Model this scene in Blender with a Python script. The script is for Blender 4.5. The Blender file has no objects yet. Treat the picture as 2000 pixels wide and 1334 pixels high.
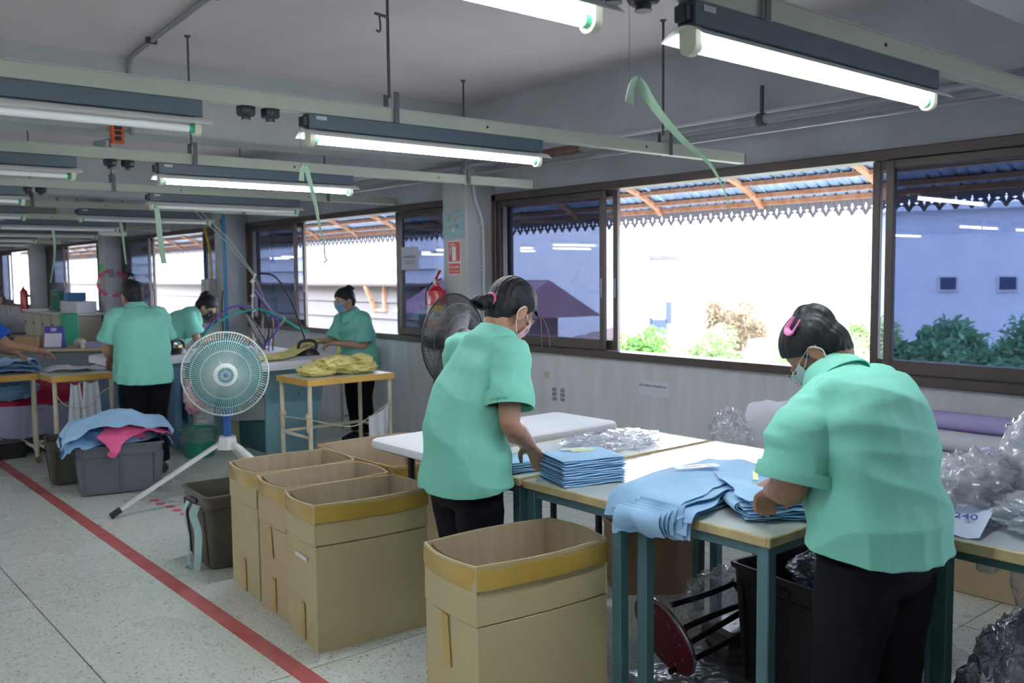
import bpy, bmesh, math, random
from math import sin, cos, pi, radians as R, sqrt
from mathutils import Vector as V, Matrix, noise, Euler
sc = bpy.context.scene
COL = sc.collection
rnd = random.Random(7)

# ---------------------------------------------------------------- camera
cam = bpy.data.objects.new('camera', bpy.data.cameras.new('camera'))
COL.objects.link(cam)
cam.data.sensor_width = 36.0
cam.data.lens = 36.0 * 1775.63 / 2000
cam.data.clip_end = 400
yaw, pitch, roll = 0.70213, -0.07477, -0.01035
_f = V((sin(yaw) * cos(pitch), cos(yaw) * cos(pitch), sin(pitch)))
_r = V((cos(yaw), -sin(yaw), 0)); _u = _r.cross(_f)
_r2 = _r * cos(roll) + _u * sin(roll); _u2 = -_r * sin(roll) + _u * cos(roll)
cam.matrix_world = Matrix(((_r2.x, _u2.x, -_f.x, 0), (_r2.y, _u2.y, -_f.y, 0), (_r2.z, _u2.z, -_f.z, 1.5), (0, 0, 0, 1)))
sc.camera = cam
cam.data.dof.use_dof = True; cam.data.dof.focus_distance = 3.3; cam.data.dof.aperture_fstop = 4.5

# ---------------------------------------------------------------- light and exposure
sc.view_settings.view_transform = 'Standard'
sc.view_settings.look = 'None'
sc.view_settings.gamma = 1
sc.view_settings.use_curve_mapping = False
sc.view_settings.exposure = 1.15
try:
    sc.cycles.use_denoising = True
    sc.cycles.max_bounces = 9
    sc.cycles.transparent_max_bounces = 24
    sc.cycles.sample_clamp_indirect = 6.0
    sc.cycles.caustics_reflective = False
    sc.cycles.caustics_refractive = False
except Exception:
    pass
SKY = 5.5
w = bpy.data.worlds.new('world'); sc.world = w; w.use_nodes = True
nt = w.node_tree; bg = nt.nodes['Background']
tc = nt.nodes.new('ShaderNodeTexCoord'); sp = nt.nodes.new('ShaderNodeSeparateXYZ'); cr = nt.nodes.new('ShaderNodeValToRGB')
nt.links.new(tc.outputs['Generated'], sp.inputs[0]); nt.links.new(sp.outputs['Z'], cr.inputs[0]); nt.links.new(cr.outputs[0], bg.inputs[0])
cr.color_ramp.elements[0].position = 0.0; cr.color_ramp.elements[0].color = (0.93, 0.95, 1.0, 1)
cr.color_ramp.elements[1].position = 0.8; cr.color_ramp.elements[1].color = (0.62, 0.75, 1.0, 1)
bg.inputs[1].default_value = SKY
sun = bpy.data.objects.new('sun', bpy.data.lights.new('sun', 'SUN')); COL.objects.link(sun)
sun.data.energy = 4.5; sun.data.angle = R(3); sun.data.color = (1, 0.95, 0.86)
sun.rotation_euler = (R(28), R(-12), 0)
TUBE = 38.0      # luminance of a lit fluorescent tube

# ---------------------------------------------------------------- materials
MATS = {}
def M(name, col, rough=0.6, metal=0.0, var=0.0, vs=8.0, bump=0.0, bs=40.0, spec=0.5, stretch=None, alpha=None, trans=0.0, emit=0.0, coat=0.0, sheen=0.0, col2=None, sub=0.0):
    if name in MATS: return MATS[name]
    m = bpy.data.materials.new(name); m.use_nodes = True
    n = m.node_tree; b = n.nodes['Principled BSDF']
    c = (*col, 1)
    b.inputs['Base Color'].default_value = c
    b.inputs['Roughness'].default_value = rough
    b.inputs['Metallic'].default_value = metal
    b.inputs['Specular IOR Level'].default_value = spec
    if coat: b.inputs['Coat Weight'].default_value = coat; b.inputs['Coat Roughness'].default_value = 0.08
    if sheen: b.inputs['Sheen Weight'].default_value = sheen
    if alpha is not None: b.inputs['Alpha'].default_value = alpha
    if emit: b.inputs['Emission Color'].default_value = c; b.inputs['Emission Strength'].default_value = emit
    if var or bump:
        t = n.nodes.new('ShaderNodeTexCoord'); mp = n.nodes.new('ShaderNodeMapping')
        n.links.new(t.outputs['Object'], mp.inputs[0])
        if stretch: mp.inputs['Scale'].default_value = stretch
        if var:
            x = n.nodes.new('ShaderNodeTexNoise'); x.inputs['Scale'].default_value = vs; x.inputs['Detail'].default_value = 5
            n.links.new(mp.outputs[0], x.inputs['Vector'])
            r = n.nodes.new('ShaderNodeValToRGB'); n.links.new(x.outputs['Fac'], r.inputs[0]); n.links.new(r.outputs[0], b.inputs['Base Color'])
            d = col2 if col2 else tuple(max(0, q * (1 - var)) for q in col)
            e = col if col2 else tuple(min(1, q * (1 + var * 0.6)) for q in col)
            r.color_ramp.elements[0].position = 0.3; r.color_ramp.elements[0].color = (*d, 1)
            r.color_ramp.elements[1].position = 0.7; r.color_ramp.elements[1].color = (*e, 1)
        if bump:
            x = n.nodes.new('ShaderNodeTexNoise'); x.inputs['Scale'].default_value = bs; x.inputs['Detail'].default_value = 4
            n.links.new(mp.outputs[0], x.inputs['Vector'])
            k = n.nodes.new('ShaderNodeBump'); k.inputs['Strength'].default_value = bump; k.inputs['Distance'].default_value = 0.01
            n.links.new(x.outputs['Fac'], k.inputs['Height']); n.links.new(k.outputs[0], b.inputs['Normal'])
    if trans:   # thin cloth: some light passes
        tr = n.nodes.new('ShaderNodeBsdfTranslucent'); tr.inputs[0].default_value = c
        mx = n.nodes.new('ShaderNodeMixShader'); mx.inputs[0].default_value = trans
        o = n.nodes['Material Output']
        n.links.new(b.outputs[0], mx.inputs[1]); n.links.new(tr.outputs[0], mx.inputs[2]); n.links.new(mx.outputs[0], o.inputs[0])
    MATS[name] = m; return m

def film(name, tint, gloss=0.25, rough=0.05, bump=0.0, bs=30, fres=1.45, milky=0.0):
    """thin transparent sheet: tinted see-through plus a reflection; milky adds a scattering share"""
    if name in MATS: return MATS[name]
    m = bpy.data.materials.new(name); m.use_nodes = True; n = m.node_tree
    n.nodes.remove(n.nodes['Principled BSDF']); o = n.nodes['Material Output']
    t = n.nodes.new('ShaderNodeBsdfTransparent'); t.inputs[0].default_value = (*tint, 1)
    g = n.nodes.new('ShaderNodeBsdfGlossy'); g.inputs['Roughness'].default_value = rough; g.inputs[0].default_value = (1, 1, 1, 1)
    # facing-symmetric Fresnel curve (the sheet has two faces, light leaves as it enters)
    ge = n.nodes.new('ShaderNodeNewGeometry'); dt = n.nodes.new('ShaderNodeVectorMath'); dt.operation = 'DOT_PRODUCT'
    n.links.new(ge.outputs['Incoming'], dt.inputs[0]); n.links.new(ge.outputs['Normal'], dt.inputs[1])
    ab = n.nodes.new('ShaderNodeMath'); ab.operation = 'ABSOLUTE'; n.links.new(dt.outputs['Value'], ab.inputs[0])
    sb = n.nodes.new('ShaderNodeMath'); sb.operation = 'SUBTRACT'; sb.inputs[0].default_value = 1.0; n.links.new(ab.outputs[0], sb.inputs[1]); sb.use_clamp = True
    pw = n.nodes.new('ShaderNodeMath'); pw.operation = 'POWER'; pw.inputs[1].default_value = 4.5; n.links.new(sb.outputs[0], pw.inputs[0])
    a = n.nodes.new('ShaderNodeMath'); a.operation = 'MULTIPLY_ADD'; a.inputs[1].default_value = 0.85; a.inputs[2].default_value = gloss * 0.2
    a.use_clamp = True
    mx = n.nodes.new('ShaderNodeMixShader')
    n.links.new(pw.outputs[0], a.inputs[0]); n.links.new(a.outputs[0], mx.inputs[0])
    base = t
    if milky:
        d = n.nodes.new('ShaderNodeBsdfDiffuse'); d.inputs[0].default_value = (0.85, 0.87, 0.95, 1)
        tl = n.nodes.new('ShaderNodeBsdfTranslucent'); tl.inputs[0].default_value = (0.85, 0.87, 0.95, 1)
        m1 = n.nodes.new('ShaderNodeMixShader'); n.links.new(d.outputs[0], m1.inputs[1]); n.links.new(tl.outputs[0], m1.inputs[2])
        m2 = n.nodes.new('ShaderNodeMixShader'); m2.inputs[0].default_value = milky
        n.links.new(t.outputs[0], m2.inputs[1]); n.links.new(m1.outputs[0], m2.inputs[2]); base = m2
    n.links.new(base.outputs[0], mx.inputs[1]); n.links.new(g.outputs[0], mx.inputs[2])
    n.links.new(mx.outputs[0], o.inputs[0])
    if bump:
        tcn = n.nodes.new('ShaderNodeTexCoord'); x = n.nodes.new('ShaderNodeTexNoise'); x.inputs['Scale'].default_value = bs
        x.inputs['Distortion'].default_value = 1.5
        n.links.new(tcn.outputs['Object'], x.inputs['Vector'])
        k = n.nodes.new('ShaderNodeBump'); k.inputs['Strength'].default_value = bump; k.inputs['Distance'].default_value = 0.02
        n.links.new(x.outputs['Fac'], k.inputs['Height']); n.links.new(k.outputs[0], g.inputs['Normal']); n.links.new(k.outputs[0], dt.inputs[1])
    MATS[name] = m; return m

# ---------------------------------------------------------------- mesh builder
def catmull(P, k):
    P = [V(p) for p in P]
    if len(P) < 3 or k < 2: return P
    out = []
    for i in range(len(P) - 1):
        a = P[i - 1] if i else P[0] * 2 - P[1]; b = P[i]; c = P[i + 1]; d = P[i + 2] if i + 2 < len(P) else P[-1] * 2 - P[-2]
        for j in range(k):
            t = j / k
            out.append(0.5 * ((2 * b) + (c - a) * t + (2 * a - 5 * b + 4 * c - d) * t * t + (3 * b - a - 3 * c + d) * t ** 3))
    out.append(P[-1]); return out
def lerp_list(L, k):
    if k < 2: return list(L)
    out = []
    for i in range(len(L) - 1):
        for j in range(k): out.append(L[i] + (L[i + 1] - L[i]) * j / k)
    out.append(L[-1]); return out

class B:
    def __init__(s): s.v = []; s.f = []; s.mx = None
    def add(s, vs, fs):
        o = len(s.v)
        s.v += [(s.mx @ V(q)) if s.mx is not None else V(q) for q in vs]
        s.f += [tuple(i + o for i in q) for q in fs]; return s
    def box(s, x0, x1, y0, y1, z0, z1):
        return s.add([(x0, y0, z0), (x1, y0, z0), (x1, y1, z0), (x0, y1, z0), (x0, y0, z1), (x1, y0, z1), (x1, y1, z1), (x0, y1, z1)],
                     [(0, 3, 2, 1), (4, 5, 6, 7), (0, 1, 5, 4), (1, 2, 6, 5), (2, 3, 7, 6), (3, 0, 4, 7)])
    def rbox(s, x0, x1, y0, y1, z0, z1, b=0.004):
        """box with chamfered edges"""
        b = min(b, (x1 - x0) / 2.2, (y1 - y0) / 2.2, (z1 - z0) / 2.2)
        vs = []; c = ((x0, x1), (y0, y1), (z0, z1))
        idx = {}
        for ix in (0, 1):
            for iy in (0, 1):
                for iz in (0, 1):
                    p = [c[0][ix], c[1][iy], c[2][iz]]; sg = [1 - 2 * ix, 1 - 2 * iy, 1 - 2 * iz]
                    for ax in range(3):
                        q = [p[k] + (0 if k == ax else sg[k] * b) for k in range(3)]
                        idx[ix, iy, iz, ax] = len(vs); vs.append(q)
        fs = []
        for ix in (0, 1):
            for iy in (0, 1):
                for iz in (0, 1): fs.append((idx[ix, iy, iz, 0], idx[ix, iy, iz, 1], idx[ix, iy, iz, 2]))
        for ax in range(3):
            o = [k for k in range(3) if k != ax]
            for sd in (0, 1):
                q = []
                for a_, b_ in ((0, 0), (1, 0), (1, 1), (0, 1)):
                    k = [0, 0, 0]; k[ax] = sd; k[o[0]] = a_; k[o[1]] = b_; q.append(idx[k[0], k[1], k[2], ax])
                fs.append(tuple(q))
            for a_ in (0, 1):
                for b_ in (0, 1):
                    k0 = [0, 0, 0]; k0[o[0]] = a_; k0[o[1]] = b_; k1 = list(k0); k1[ax] = 1
                    fs.append((idx[(*k0, o[0])], idx[(*k1, o[0])], idx[(*k1, o[1])], idx[(*k0, o[1])]))
        return s.add(vs, fs)
    def bar(s, a, b, wx, wy=None, up=(0, 0, 1)):
        a = V(a); b = V(b); wy = wy or wx; d = (b - a).normalized(); u = V(up)
        if abs(d.dot(u)) > 0.99: u = V((0, 1, 0))
        x = d.cross(u).normalized() * wx / 2; y = x.cross(d).normalized() * wy / 2
        P = [a - x - y, a + x - y, a + x + y, a - x + y, b - x - y, b + x - y, b + x + y, b - x + y]
        return s.add(P, [(0, 3, 2, 1), (4, 5, 6, 7), (0, 1, 5, 4), (1, 2, 6, 5), (2, 3, 7, 6), (3, 0, 4, 7)])
    def rings(s, rs, cap=True, closed=False):
        n = len(rs[0]); vs = [p for r in rs for p in r]; fs = []
        m = len(rs)
        for i in range(m if closed else m - 1):
            j = (i + 1) % m
            for k in range(n): l = (k + 1) % n; fs.append((i * n + k, i * n + l, j * n + l, j * n + k))
        if cap and not closed: fs.append(tuple(range(n - 1, -1, -1))); fs.append(tuple((m - 1) * n + k for k in range(n)))
        return s.add(vs, fs)
    def tube(s, P, r, n=8, k=1, closed=False, flat=1.0):
        """swept circle along P (k = smoothing); r a number or a list"""
        rr = list(r) if isinstance(r, (list, tuple)) else [r] * len(P)
        if k > 1 and not closed: rr = lerp_list(rr, k); P = catmull(P, k)
        P = [V(p) for p in P]; m = len(P); u = None; rs = []
        for i in range(m):
            t = (P[(i + 1) % m] - P[i - 1]) if closed else (P[min(i + 1, m - 1)] - P[max(i - 1, 0)])
            t = t.normalized() if t.length > 1e-9 else V((0, 0, 1))
            if u is None: u = t.cross(V((0, 0, 1)) if abs(t.z) < 0.9 else V((1, 0, 0))).normalized()
            else: u = (u - t * u.dot(t)); u = u.normalized() if u.length > 1e-6 else t.orthogonal().normalized()
            w_ = t.cross(u)
            rs.append([P[i] + (u * cos(2 * pi * q / n) + w_ * sin(2 * pi * q / n) * flat) * rr[i] for q in range(n)])
        return s.rings(rs, closed=closed)
    def lathe(s, prof, n=24, c=(0, 0, 0), axis='z', sx=1, sy=1):
        rs = []
        for r, h in prof:
            rg = []
            for q in range(n):
                a = 2 * pi * q / n; x, y = r * cos(a) * sx, r * sin(a) * sy
                p = (x, y, h) if axis == 'z' else ((x, h, y) if axis == 'y' else (h, x, y))
                rg.append(V(c) + V(p))
            rs.append(rg)
        return s.rings(rs)
    def ball(s, c, rx, ry=None, rz=None, n=16, m=10, mat=None):
        ry = ry or rx; rz = rz or rx; rs = []
        c = V(c)
        for i in range(1, m):
            t = pi * i / m
            rs.append([c + ((mat @ V((rx * sin(t) * cos(2 * pi * q / n), ry * sin(t) * sin(2 * pi * q / n), rz * cos(t)))) if mat else V((rx * sin(t) * cos(2 * pi * q / n), ry * sin(t) * sin(2 * pi * q / n), rz * cos(t)))) for q in range(n)])
        return s.rings(rs)
    def grid(s, nu, nv, fn, thick=0.0, closeu=False):
        """surface fn(u,v); thick gives it a second side"""
        P = [[V(fn(i / nu, j / nv)) for j in range(nv + 1)] for i in range(nu + 1)]
        vs = [p for r in P for p in r]; W = nv + 1; fs = []
        for i in range(nu):
            for j in range(nv): fs.append((i * W + j, (i + 1) * W + j, (i + 1) * W + j + 1, i * W + j + 1))
        if thick:
            N = []
            for i in range(nu + 1):
                for j in range(nv + 1):
                    a = P[min(i + 1, nu)][j] - P[max(i - 1, 0)][j]; b = P[i][min(j + 1, nv)] - P[i][max(j - 1, 0)]
                    q = a.cross(b); N.append(q.normalized() if q.length > 1e-12 else V((0, 0, 1)))
            o = len(vs); vs = vs + [vs[i] - N[i] * thick for i in range(o)]
            fs += [tuple(x + o for x in reversed(f)) for f in fs]
            e = [(i * W, (i + 1) * W) for i in range(nu)] + [((i + 1) * W + nv, i * W + nv) for i in range(nu)] + [(j + 1, j) for j in range(nv)] + [(nu * W + j, nu * W + j + 1) for j in range(nv)]
            fs += [(b, a, a + o, b + o) for a, b in e]
        return s.add(vs, fs)
    def build(s, name, mat, parent=None, loc=None, smooth=True, kind=None, auto=35, label=None, bevel=0):
        me = bpy.data.meshes.new(name); me.from_pydata([tuple(p) for p in s.v], [], s.f); me.update()
        bm = bmesh.new(); bm.from_mesh(me); bmesh.ops.recalc_face_normals(bm, faces=bm.faces)
        if smooth:
            th = R(auto)
            for e in bm.edges:
                e.smooth = not (len(e.link_faces) == 2 and e.calc_face_angle(0) > th)
            for f in bm.faces: f.smooth = True
        bm.to_mesh(me); bm.free()
        me.materials.append(mat)
        o = bpy.data.objects.new(name, me); COL.objects.link(o)
        if loc is not None: o.location = loc
        if parent: o.parent = parent
        if kind: o['kind'] = kind
        if label: o['label'] = label
        if bevel:
            b = o.modifiers.new('b', 'BEVEL'); b.width = bevel; b.segments = 2; b.limit_method = 'ANGLE'
        return o

def tag(o, label, cat, group=None):
    o['label'] = label; o['category'] = cat
    if group: o['group'] = group
    return o
def thing(name, label, cat, loc=(0, 0, 0), rz=0, group=None):
    o = bpy.data.objects.new(name, None); COL.objects.link(o); o.location = loc; o.rotation_euler = (0, 0, rz); o.empty_display_size = 0.05
    return tag(o, label, cat, group)
def struct(name, b, mat, **k):
    o = b.build(name, mat, kind='structure', **k); return o
def copy_tree(o, parent=None, loc=None, rz=None, label=None):
    c = o.copy(); COL.objects.link(c); c.parent = parent
    if loc is not None: c.location = loc
    if rz is not None: c.rotation_euler = (0, 0, rz)
    if label: c['label'] = label
    for ch in list(o.children): copy_tree(ch, c)
    return c
def share(o, name, parent, loc=None, rot=None, scale=None, label=None):
    c = bpy.data.objects.new(name, o.data); COL.objects.link(c); c.parent = parent
    if loc is not None: c.location = loc
    if rot is not None: c.rotation_euler = rot
    if scale is not None: c.scale = scale
    return c
def settle(o, mods):
    """apply the modifiers of o by evaluating it"""
    dg = bpy.context.evaluated_depsgraph_get(); dg.update()
    me = bpy.data.meshes.new_from_object(o.evaluated_get(dg)); o.modifiers.clear(); o.data = me
    for p in me.polygons: p.use_smooth = True
    return o
def fuse(o, voxel, smooth=4):
    m = o.modifiers.new('r', 'REMESH'); m.mode = 'VOXEL'; m.voxel_size = voxel; m.use_smooth_shade = True
    if smooth: s_ = o.modifiers.new('s', 'SMOOTH'); s_.iterations = smooth; s_.factor = 0.5
    return settle(o, None)
def text_obj(body, size, mat, parent, loc, rot, name='lettering', ext=0.0006, align='CENTER'):
    cu = bpy.data.curves.new(name, 'FONT'); cu.body = body; cu.size = size; cu.extrude = ext; cu.align_x = align; cu.align_y = 'CENTER'
    o = bpy.data.objects.new(name, cu); COL.objects.link(o)
    dg = bpy.context.evaluated_depsgraph_get(); dg.update()
    me = bpy.data.meshes.new_from_object(o.evaluated_get(dg)); bpy.data.objects.remove(o)
    me.materials.clear(); me.materials.append(mat)
    o = bpy.data.objects.new(name, me); COL.objects.link(o); o.parent = parent; o.location = loc; o.rotation_euler = rot
    return o
# ================================================================ SETTING
XW = 4.70; XC = 4.41; ZS, ZT = 0.92, 2.13; ZB, ZC = 2.38, 2.82
Y0R, Y1R, XL = -3.2, 29.5, -7.0
PITCH = 4.70
COLS = [1.06 + PITCH * k for k in range(-1, 7)]      # near edge of every column (0.32 long)

plaster = M('plaster', (0.50, 0.51, 0.56), 0.75, var=0.16, vs=2.2, bump=0.12, bs=18)
plaster_low = M('plaster_low', (0.70, 0.71, 0.76), 0.6, var=0.10, vs=3.0, bump=0.15, bs=25, stretch=(1, 3.5, 0.6))
slab_m = M('slab', (0.68, 0.60, 0.635), 0.8, var=0.10, vs=1.2, bump=0.06, bs=30)
beam_c = M('beam_concrete', (0.46, 0.48, 0.49), 0.8, var=0.12, vs=1.8, bump=0.1, bs=22)

def terrazzo():
    m = M('terrazzo', (0.5, 0.5, 0.48), 0.28, spec=0.55)
    n = m.node_tree; b = n.nodes['Principled BSDF']; t = n.nodes.new('ShaderNodeTexCoord')
    v = n.nodes.new('ShaderNodeTexVoronoi'); v.inputs['Scale'].default_value = 110; n.links.new(t.outputs['Object'], v.inputs['Vector'])
    r = n.nodes.new('ShaderNodeValToRGB'); n.links.new(v.outputs['Color'], r.inputs[0])
    e = r.color_ramp.elements; e[0].position = 0.0; e[0].color = (0.20, 0.20, 0.19, 1); e[1].position = 0.22; e[1].color = (0.60, 0.65, 0.62, 1)
    q = e.new(0.85); q.color = (0.72, 0.76, 0.72, 1); q = e.new(0.98); q.color = (0.40, 0.36, 0.32, 1)
    x = n.nodes.new('ShaderNodeTexNoise'); x.inputs['Scale'].default_value = 1.3; x.inputs['Detail'].default_value = 6; n.links.new(t.outputs['Object'], x.inputs['Vector'])
    r2 = n.nodes.new('ShaderNodeValToRGB'); n.links.new(x.outputs['Fac'], r2.inputs[0])
    r2.color_ramp.elements[0].position = 0.1; r2.color_ramp.elements[0].color = (0.95, 0.95, 0.94, 1); r2.color_ramp.elements[1].position = 0.9; r2.color_ramp.elements[1].color = (1, 1, 1, 1)
    mx = n.nodes.new('ShaderNodeMix'); mx.data_type = 'RGBA'; mx.blend_type = 'MULTIPLY'; mx.inputs[0].default_value = 1
    n.links.new(r.outputs[0], mx.inputs[6]); n.links.new(r2.outputs[0], mx.inputs[7]); n.links.new(mx.outputs[2], b.inputs['Base Color'])
    mr = n.nodes.new('ShaderNodeMapRange'); mr.inputs[3].default_value = 0.22; mr.inputs[4].default_value = 0.34
    n.links.new(x.outputs['Fac'], mr.inputs[0]); n.links.new(mr.outputs[0], b.inputs['Roughness'])
    return m
terra = terrazzo()
strip_m = M('brass_strip', (0.42, 0.22, 0.14), 0.5)
fl = struct('floor', B().box(XL - .2, XW + .15, Y0R - .2, Y1R + .2, -0.3, -0.012), M('floor_bed', (0.30, 0.17, 0.12), 0.6))
G = 1.45
for i in range(-6, 5):
    for j in range(-4, 20):
        xa, ya = 0.95 + G * i, 0.18 + G * j
        xb, yb = min(xa + G, XW + .1), min(ya + G, Y1R); xa = max(xa, XL); ya2 = max(ya, Y0R)
        if xb - xa < .1 or yb - ya2 < .1: continue
        dz = rnd.uniform(-0.0006, 0.0006)
        B().box(xa + .003, xb - .003, ya2 + .003, yb - .003, -0.05, dz).build('floor_panel', terra, fl, smooth=False)
struct('ceiling', B().box(XL - .2, XW + .15, Y0R - .2, Y1R + .2, ZC, ZC + .2), slab_m)

# window wall, the long side on the right
wl = B(); wl.box(XW, XW + .14, Y0R - .2, Y1R + .2, -0.3, ZS)
wall_right = struct('wall_right', wl, plaster_low)
ub = B(); ub.box(XW, XW + .14, Y0R - .2, Y1R + .2, ZT, ZC + .1)
o = ub.build('upper_wall', plaster, wall_right)
B().rbox(XC, XW + .02, Y0R, Y1R, ZB, ZC + .02, .012).build('edge_beam', plaster, wall_right)
for yc in COLS:
    c = B(); c.rbox(XC, XW + .12, yc, yc + .32, -0.02, ZB + .05, .012)
    c.build('column', M('column_plaster', (0.52, 0.54, 0.56), 0.7, var=0.12, vs=3.5, bump=0.1, bs=20), wall_right)
for k, yc in enumerate(COLS):
    o = B().rbox(XL, XC + .02, yc, yc + .32, ZB, ZC + .02, .012); struct('trim_%d' % (k + 1), o, beam_c)
    if k > 4: continue
# far wall, wall behind the camera, wall on the left with its own row of window openings
bw = B(); bw.box(XL, XW, Y1R, Y1R + .15, -.1, ZC + .1); wall_back = struct('wall_back', bw, plaster)
B().box(XL, XW, Y0R - .15, Y0R, -.1, ZC + .1).build('wall_front', plaster, kind='structure')
lw = B(); lw.box(XL - .15, XL, Y0R, Y1R, -.1, ZC + .1)
for yc in COLS: lw.box(XL - .05, XL + .1, yc, yc + .32, -.1, ZC + .1)
struct('wall_left', lw, plaster)
# wear on the lower wall: stains are flecks of old paint
alu = M('window_aluminium', (0.10, 0.078, 0.075), 0.38, metal=0.35, var=0.15, vs=5)
alu_e = M('window_edge', (0.42, 0.27, 0.16), 0.4, metal=0.5)
glass = film('tinted_glass', (0.50, 0.53, 0.60), gloss=0.12, rough=0.01)
WIN = []
for k in range(len(COLS) - 1):
    a, b = COLS[k] + .32, COLS[k + 1]
    f = B()
    f.rbox(XW - .035, XW + .11, a, b, ZT - .05, ZT + .005, .004)
    f.rbox(XW - .045, XW + .11, a, b, ZS - .03, ZS + .022, .004)
    f.rbox(XW - .035, XW + .11, a, a + .05, ZS, ZT, .004); f.rbox(XW - .035, XW + .11, b - .05, b, ZS, ZT, .004)
    win = struct('window_%d' % (k + 1), f, alu)
    def sash(x, ya, yb, n='sash'):
        s = B(); z0, z1 = ZS + .024, ZT - .052; t = .045
        s.rbox(x - .016, x + .016, ya, ya + t, z0, z1, .003); s.rbox(x - .016, x + .016, yb - t, yb, z0, z1, .003)
        s.rbox(x - .015, x + .015, ya + t, yb - t, z0, z0 + .07, .003); s.rbox(x - .015, x + .015, ya + t, yb - t, z1 - .045, z1, .003)
        o = s.build('sash', alu, win)
        B().box(x - .0025, x + .0025, ya + t - .005, yb - t + .005, z0 + .065, z1 - .04).build('pane', glass, o, smooth=False)
        h = B().rbox(x - .024, x - .014, (ya + .012), (ya + .03), 1.32, 1.46, .003)
        h.build('latch', M('latch', (0.25, 0.24, 0.26), 0.35, metal=0.8), o)
    c = .03 * (k % 3)
    sash(XW + .00, b - 1.24, b - .045); sash(XW + .045, b - 1.30 - c, b - .09 - c)
    sash(XW + .00, a + .045, a + 1.06); sash(XW + .045, a + .08 + c, a + 1.13 + c)
    B().box(XW - .038, XW - .034, b - .012, b, ZS, ZT).build('frame_lip', alu_e, win)

# ---------------------------------------------------------------- conduit pipes along the edge beam
pipe_m = M('grey_conduit', (0.36, 0.36, 0.40), 0.45, metal=0.3, var=0.15, vs=6)
p = tag(B().tube([(XC - .045, -2, 2.345), (XC - .045, 4.1, 2.335), (XC - .045, 13, 2.335), (XC - .045, 22, 2.34)], .026, 10).build('conduit_pipe', pipe_m), 'thick grey conduit pipe running level along the concrete beam above the windows', 'pipe')
p = tag(B().tube([(XC - .03, -2, 2.275), (XC - .03, 4.0, 2.27), (XC - .03, 22, 2.275)], .012, 8).build('conduit_pipe', pipe_m), 'thin grey conduit pipe just below the thick one above the windows', 'pipe')
cj = B(); cj.tube([(XC - .045, 4.42, 2.335), (XC - .045, 4.9, 2.335)], .032, 10)
tag(cj.build('pipe_sleeve', M('rusty_sleeve', (0.16, 0.09, 0.08), 0.6, var=0.3, vs=14)), 'dark rusty sleeve wrapped round the conduit pipe beside the column', 'pipe')
rod_m = M('rod_steel', (0.10, 0.10, 0.12), 0.5, metal=0.6)
for yy, zt in ((3.0, 2.52), (7.6, 2.5)):
    q = B(); q.bar((XC - .045, yy, 2.37), (XC - .045, yy, zt), .016); q.tube([(XC - .045, yy - .02, 2.335), (XC - .045, yy + .02, 2.335)], .036, 10)
    tag(q.build('pipe_hanger', rod_m), 'short dark steel rod holding the conduit pipe under the beam' if yy < 4 else 'second dark steel rod on the conduit pipe further down the beam', 'hanger')
cd = B().tube([(1.42, -1.5, ZC - .016), (1.76, 4.35, ZC - .016), (1.84, 5.60, ZC - .016), (1.86, 5.715, ZC - .03), (1.86, 5.742, ZC - .09), (1.86, 5.742, 2.42), (1.86, 5.742, 2.36)], .013, 8, k=5)
cc = cd.build('ceiling_conduit', pipe_m); tag(cc, 'dark grey conduit bent from the ceiling slab down the front of the concrete beam', 'pipe')
for yy in (2.6, 4.2, 5.2):
    B().box(1.42 + .34 * (yy + 1.5) / 5.85 - .03, 1.42 + .34 * (yy + 1.5) / 5.85 + .03, yy - .006, yy + .006, ZC - .034, ZC).build('clip', rod_m, cc)

# ---------------------------------------------------------------- light trunking rows
chan_m = M('channel_cream', (0.36, 0.39, 0.33), 0.45, var=0.08, vs=4)
fix_m = M('fixture_blue_grey', (0.05, 0.08, 0.11), 0.4, var=0.06, vs=3)
refl_m = M('reflector_white', (0.75, 0.75, 0.74), 0.22, metal=0.2)
cream = M('lampholder_cream', (0.62, 0.62, 0.50), 0.5)
tube_on = M('tube_lit', (0.92, 0.98, 1.0), 0.3, emit=TUBE)
tube_off = M('tube_unlit', (0.82, 0.84, 0.86), 0.25)
green_cap = M('tube_cap_green', (0.03, 0.42, 0.22), 0.4)
black_p = M('black_plastic', (0.014, 0.016, 0.022), 0.42)
white_p = M('white_plastic', (0.78, 0.80, 0.82), 0.4)
def make_light(on):
    t = thing('ceiling_light', 'x', 'ceiling light')
    b = B(); b.rbox(0.0, 1.20, -.026, .026, -.058, 0, .003); b.build('housing', fix_m, t)
    b = B(); b.rbox(-.022, .002, -.018, .018, -.05, -.012, .003); b.build('end_block', black_p, t)
    b = B(); b.box(.03, .075, -.0275, -.0255, -.022, -.008); b.build('sticker', M('sticker_grey', (0.35, 0.40, 0.44), 0.5), t)
    def rf(u, v):
        x = -.015 + 1.235 * u; y = -.062 + .124 * v; q = abs(v - .5) * 2
        return (x, y, -.058 - .028 * q ** 2.2)
    B().grid(4, 12, rf, .0012).build('reflector', refl_m, t)
    for s in (0, 1):
        x0 = .006 if s == 0 else 1.172
        h = B(); pr = []
        for q in range(13):
            a = pi + pi * q / 12; pr.append((.024 * cos(a), -.098 + .024 * sin(a)))
        pts = [(-.024, -.06)] + pr + [(.024, -.06)]
        h.rings([[V((x0, y, z)) for y, z in pts], [V((x0 + .022, y, z)) for y, z in pts]])
        h.build('lamp_holder', cream, t)
        xa = x0 + (.022 if s == 0 else -.016)
        B().tube([(xa, 0, -.098), (xa + .016, 0, -.098)], .0145, 12).build('tube_cap', green_cap, t)
    B().tube([(.044, 0, -.098), (1.156, 0, -.098)], .0135, 14).build('lamp_tube', tube_on if on else tube_off, t)
    return t
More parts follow.
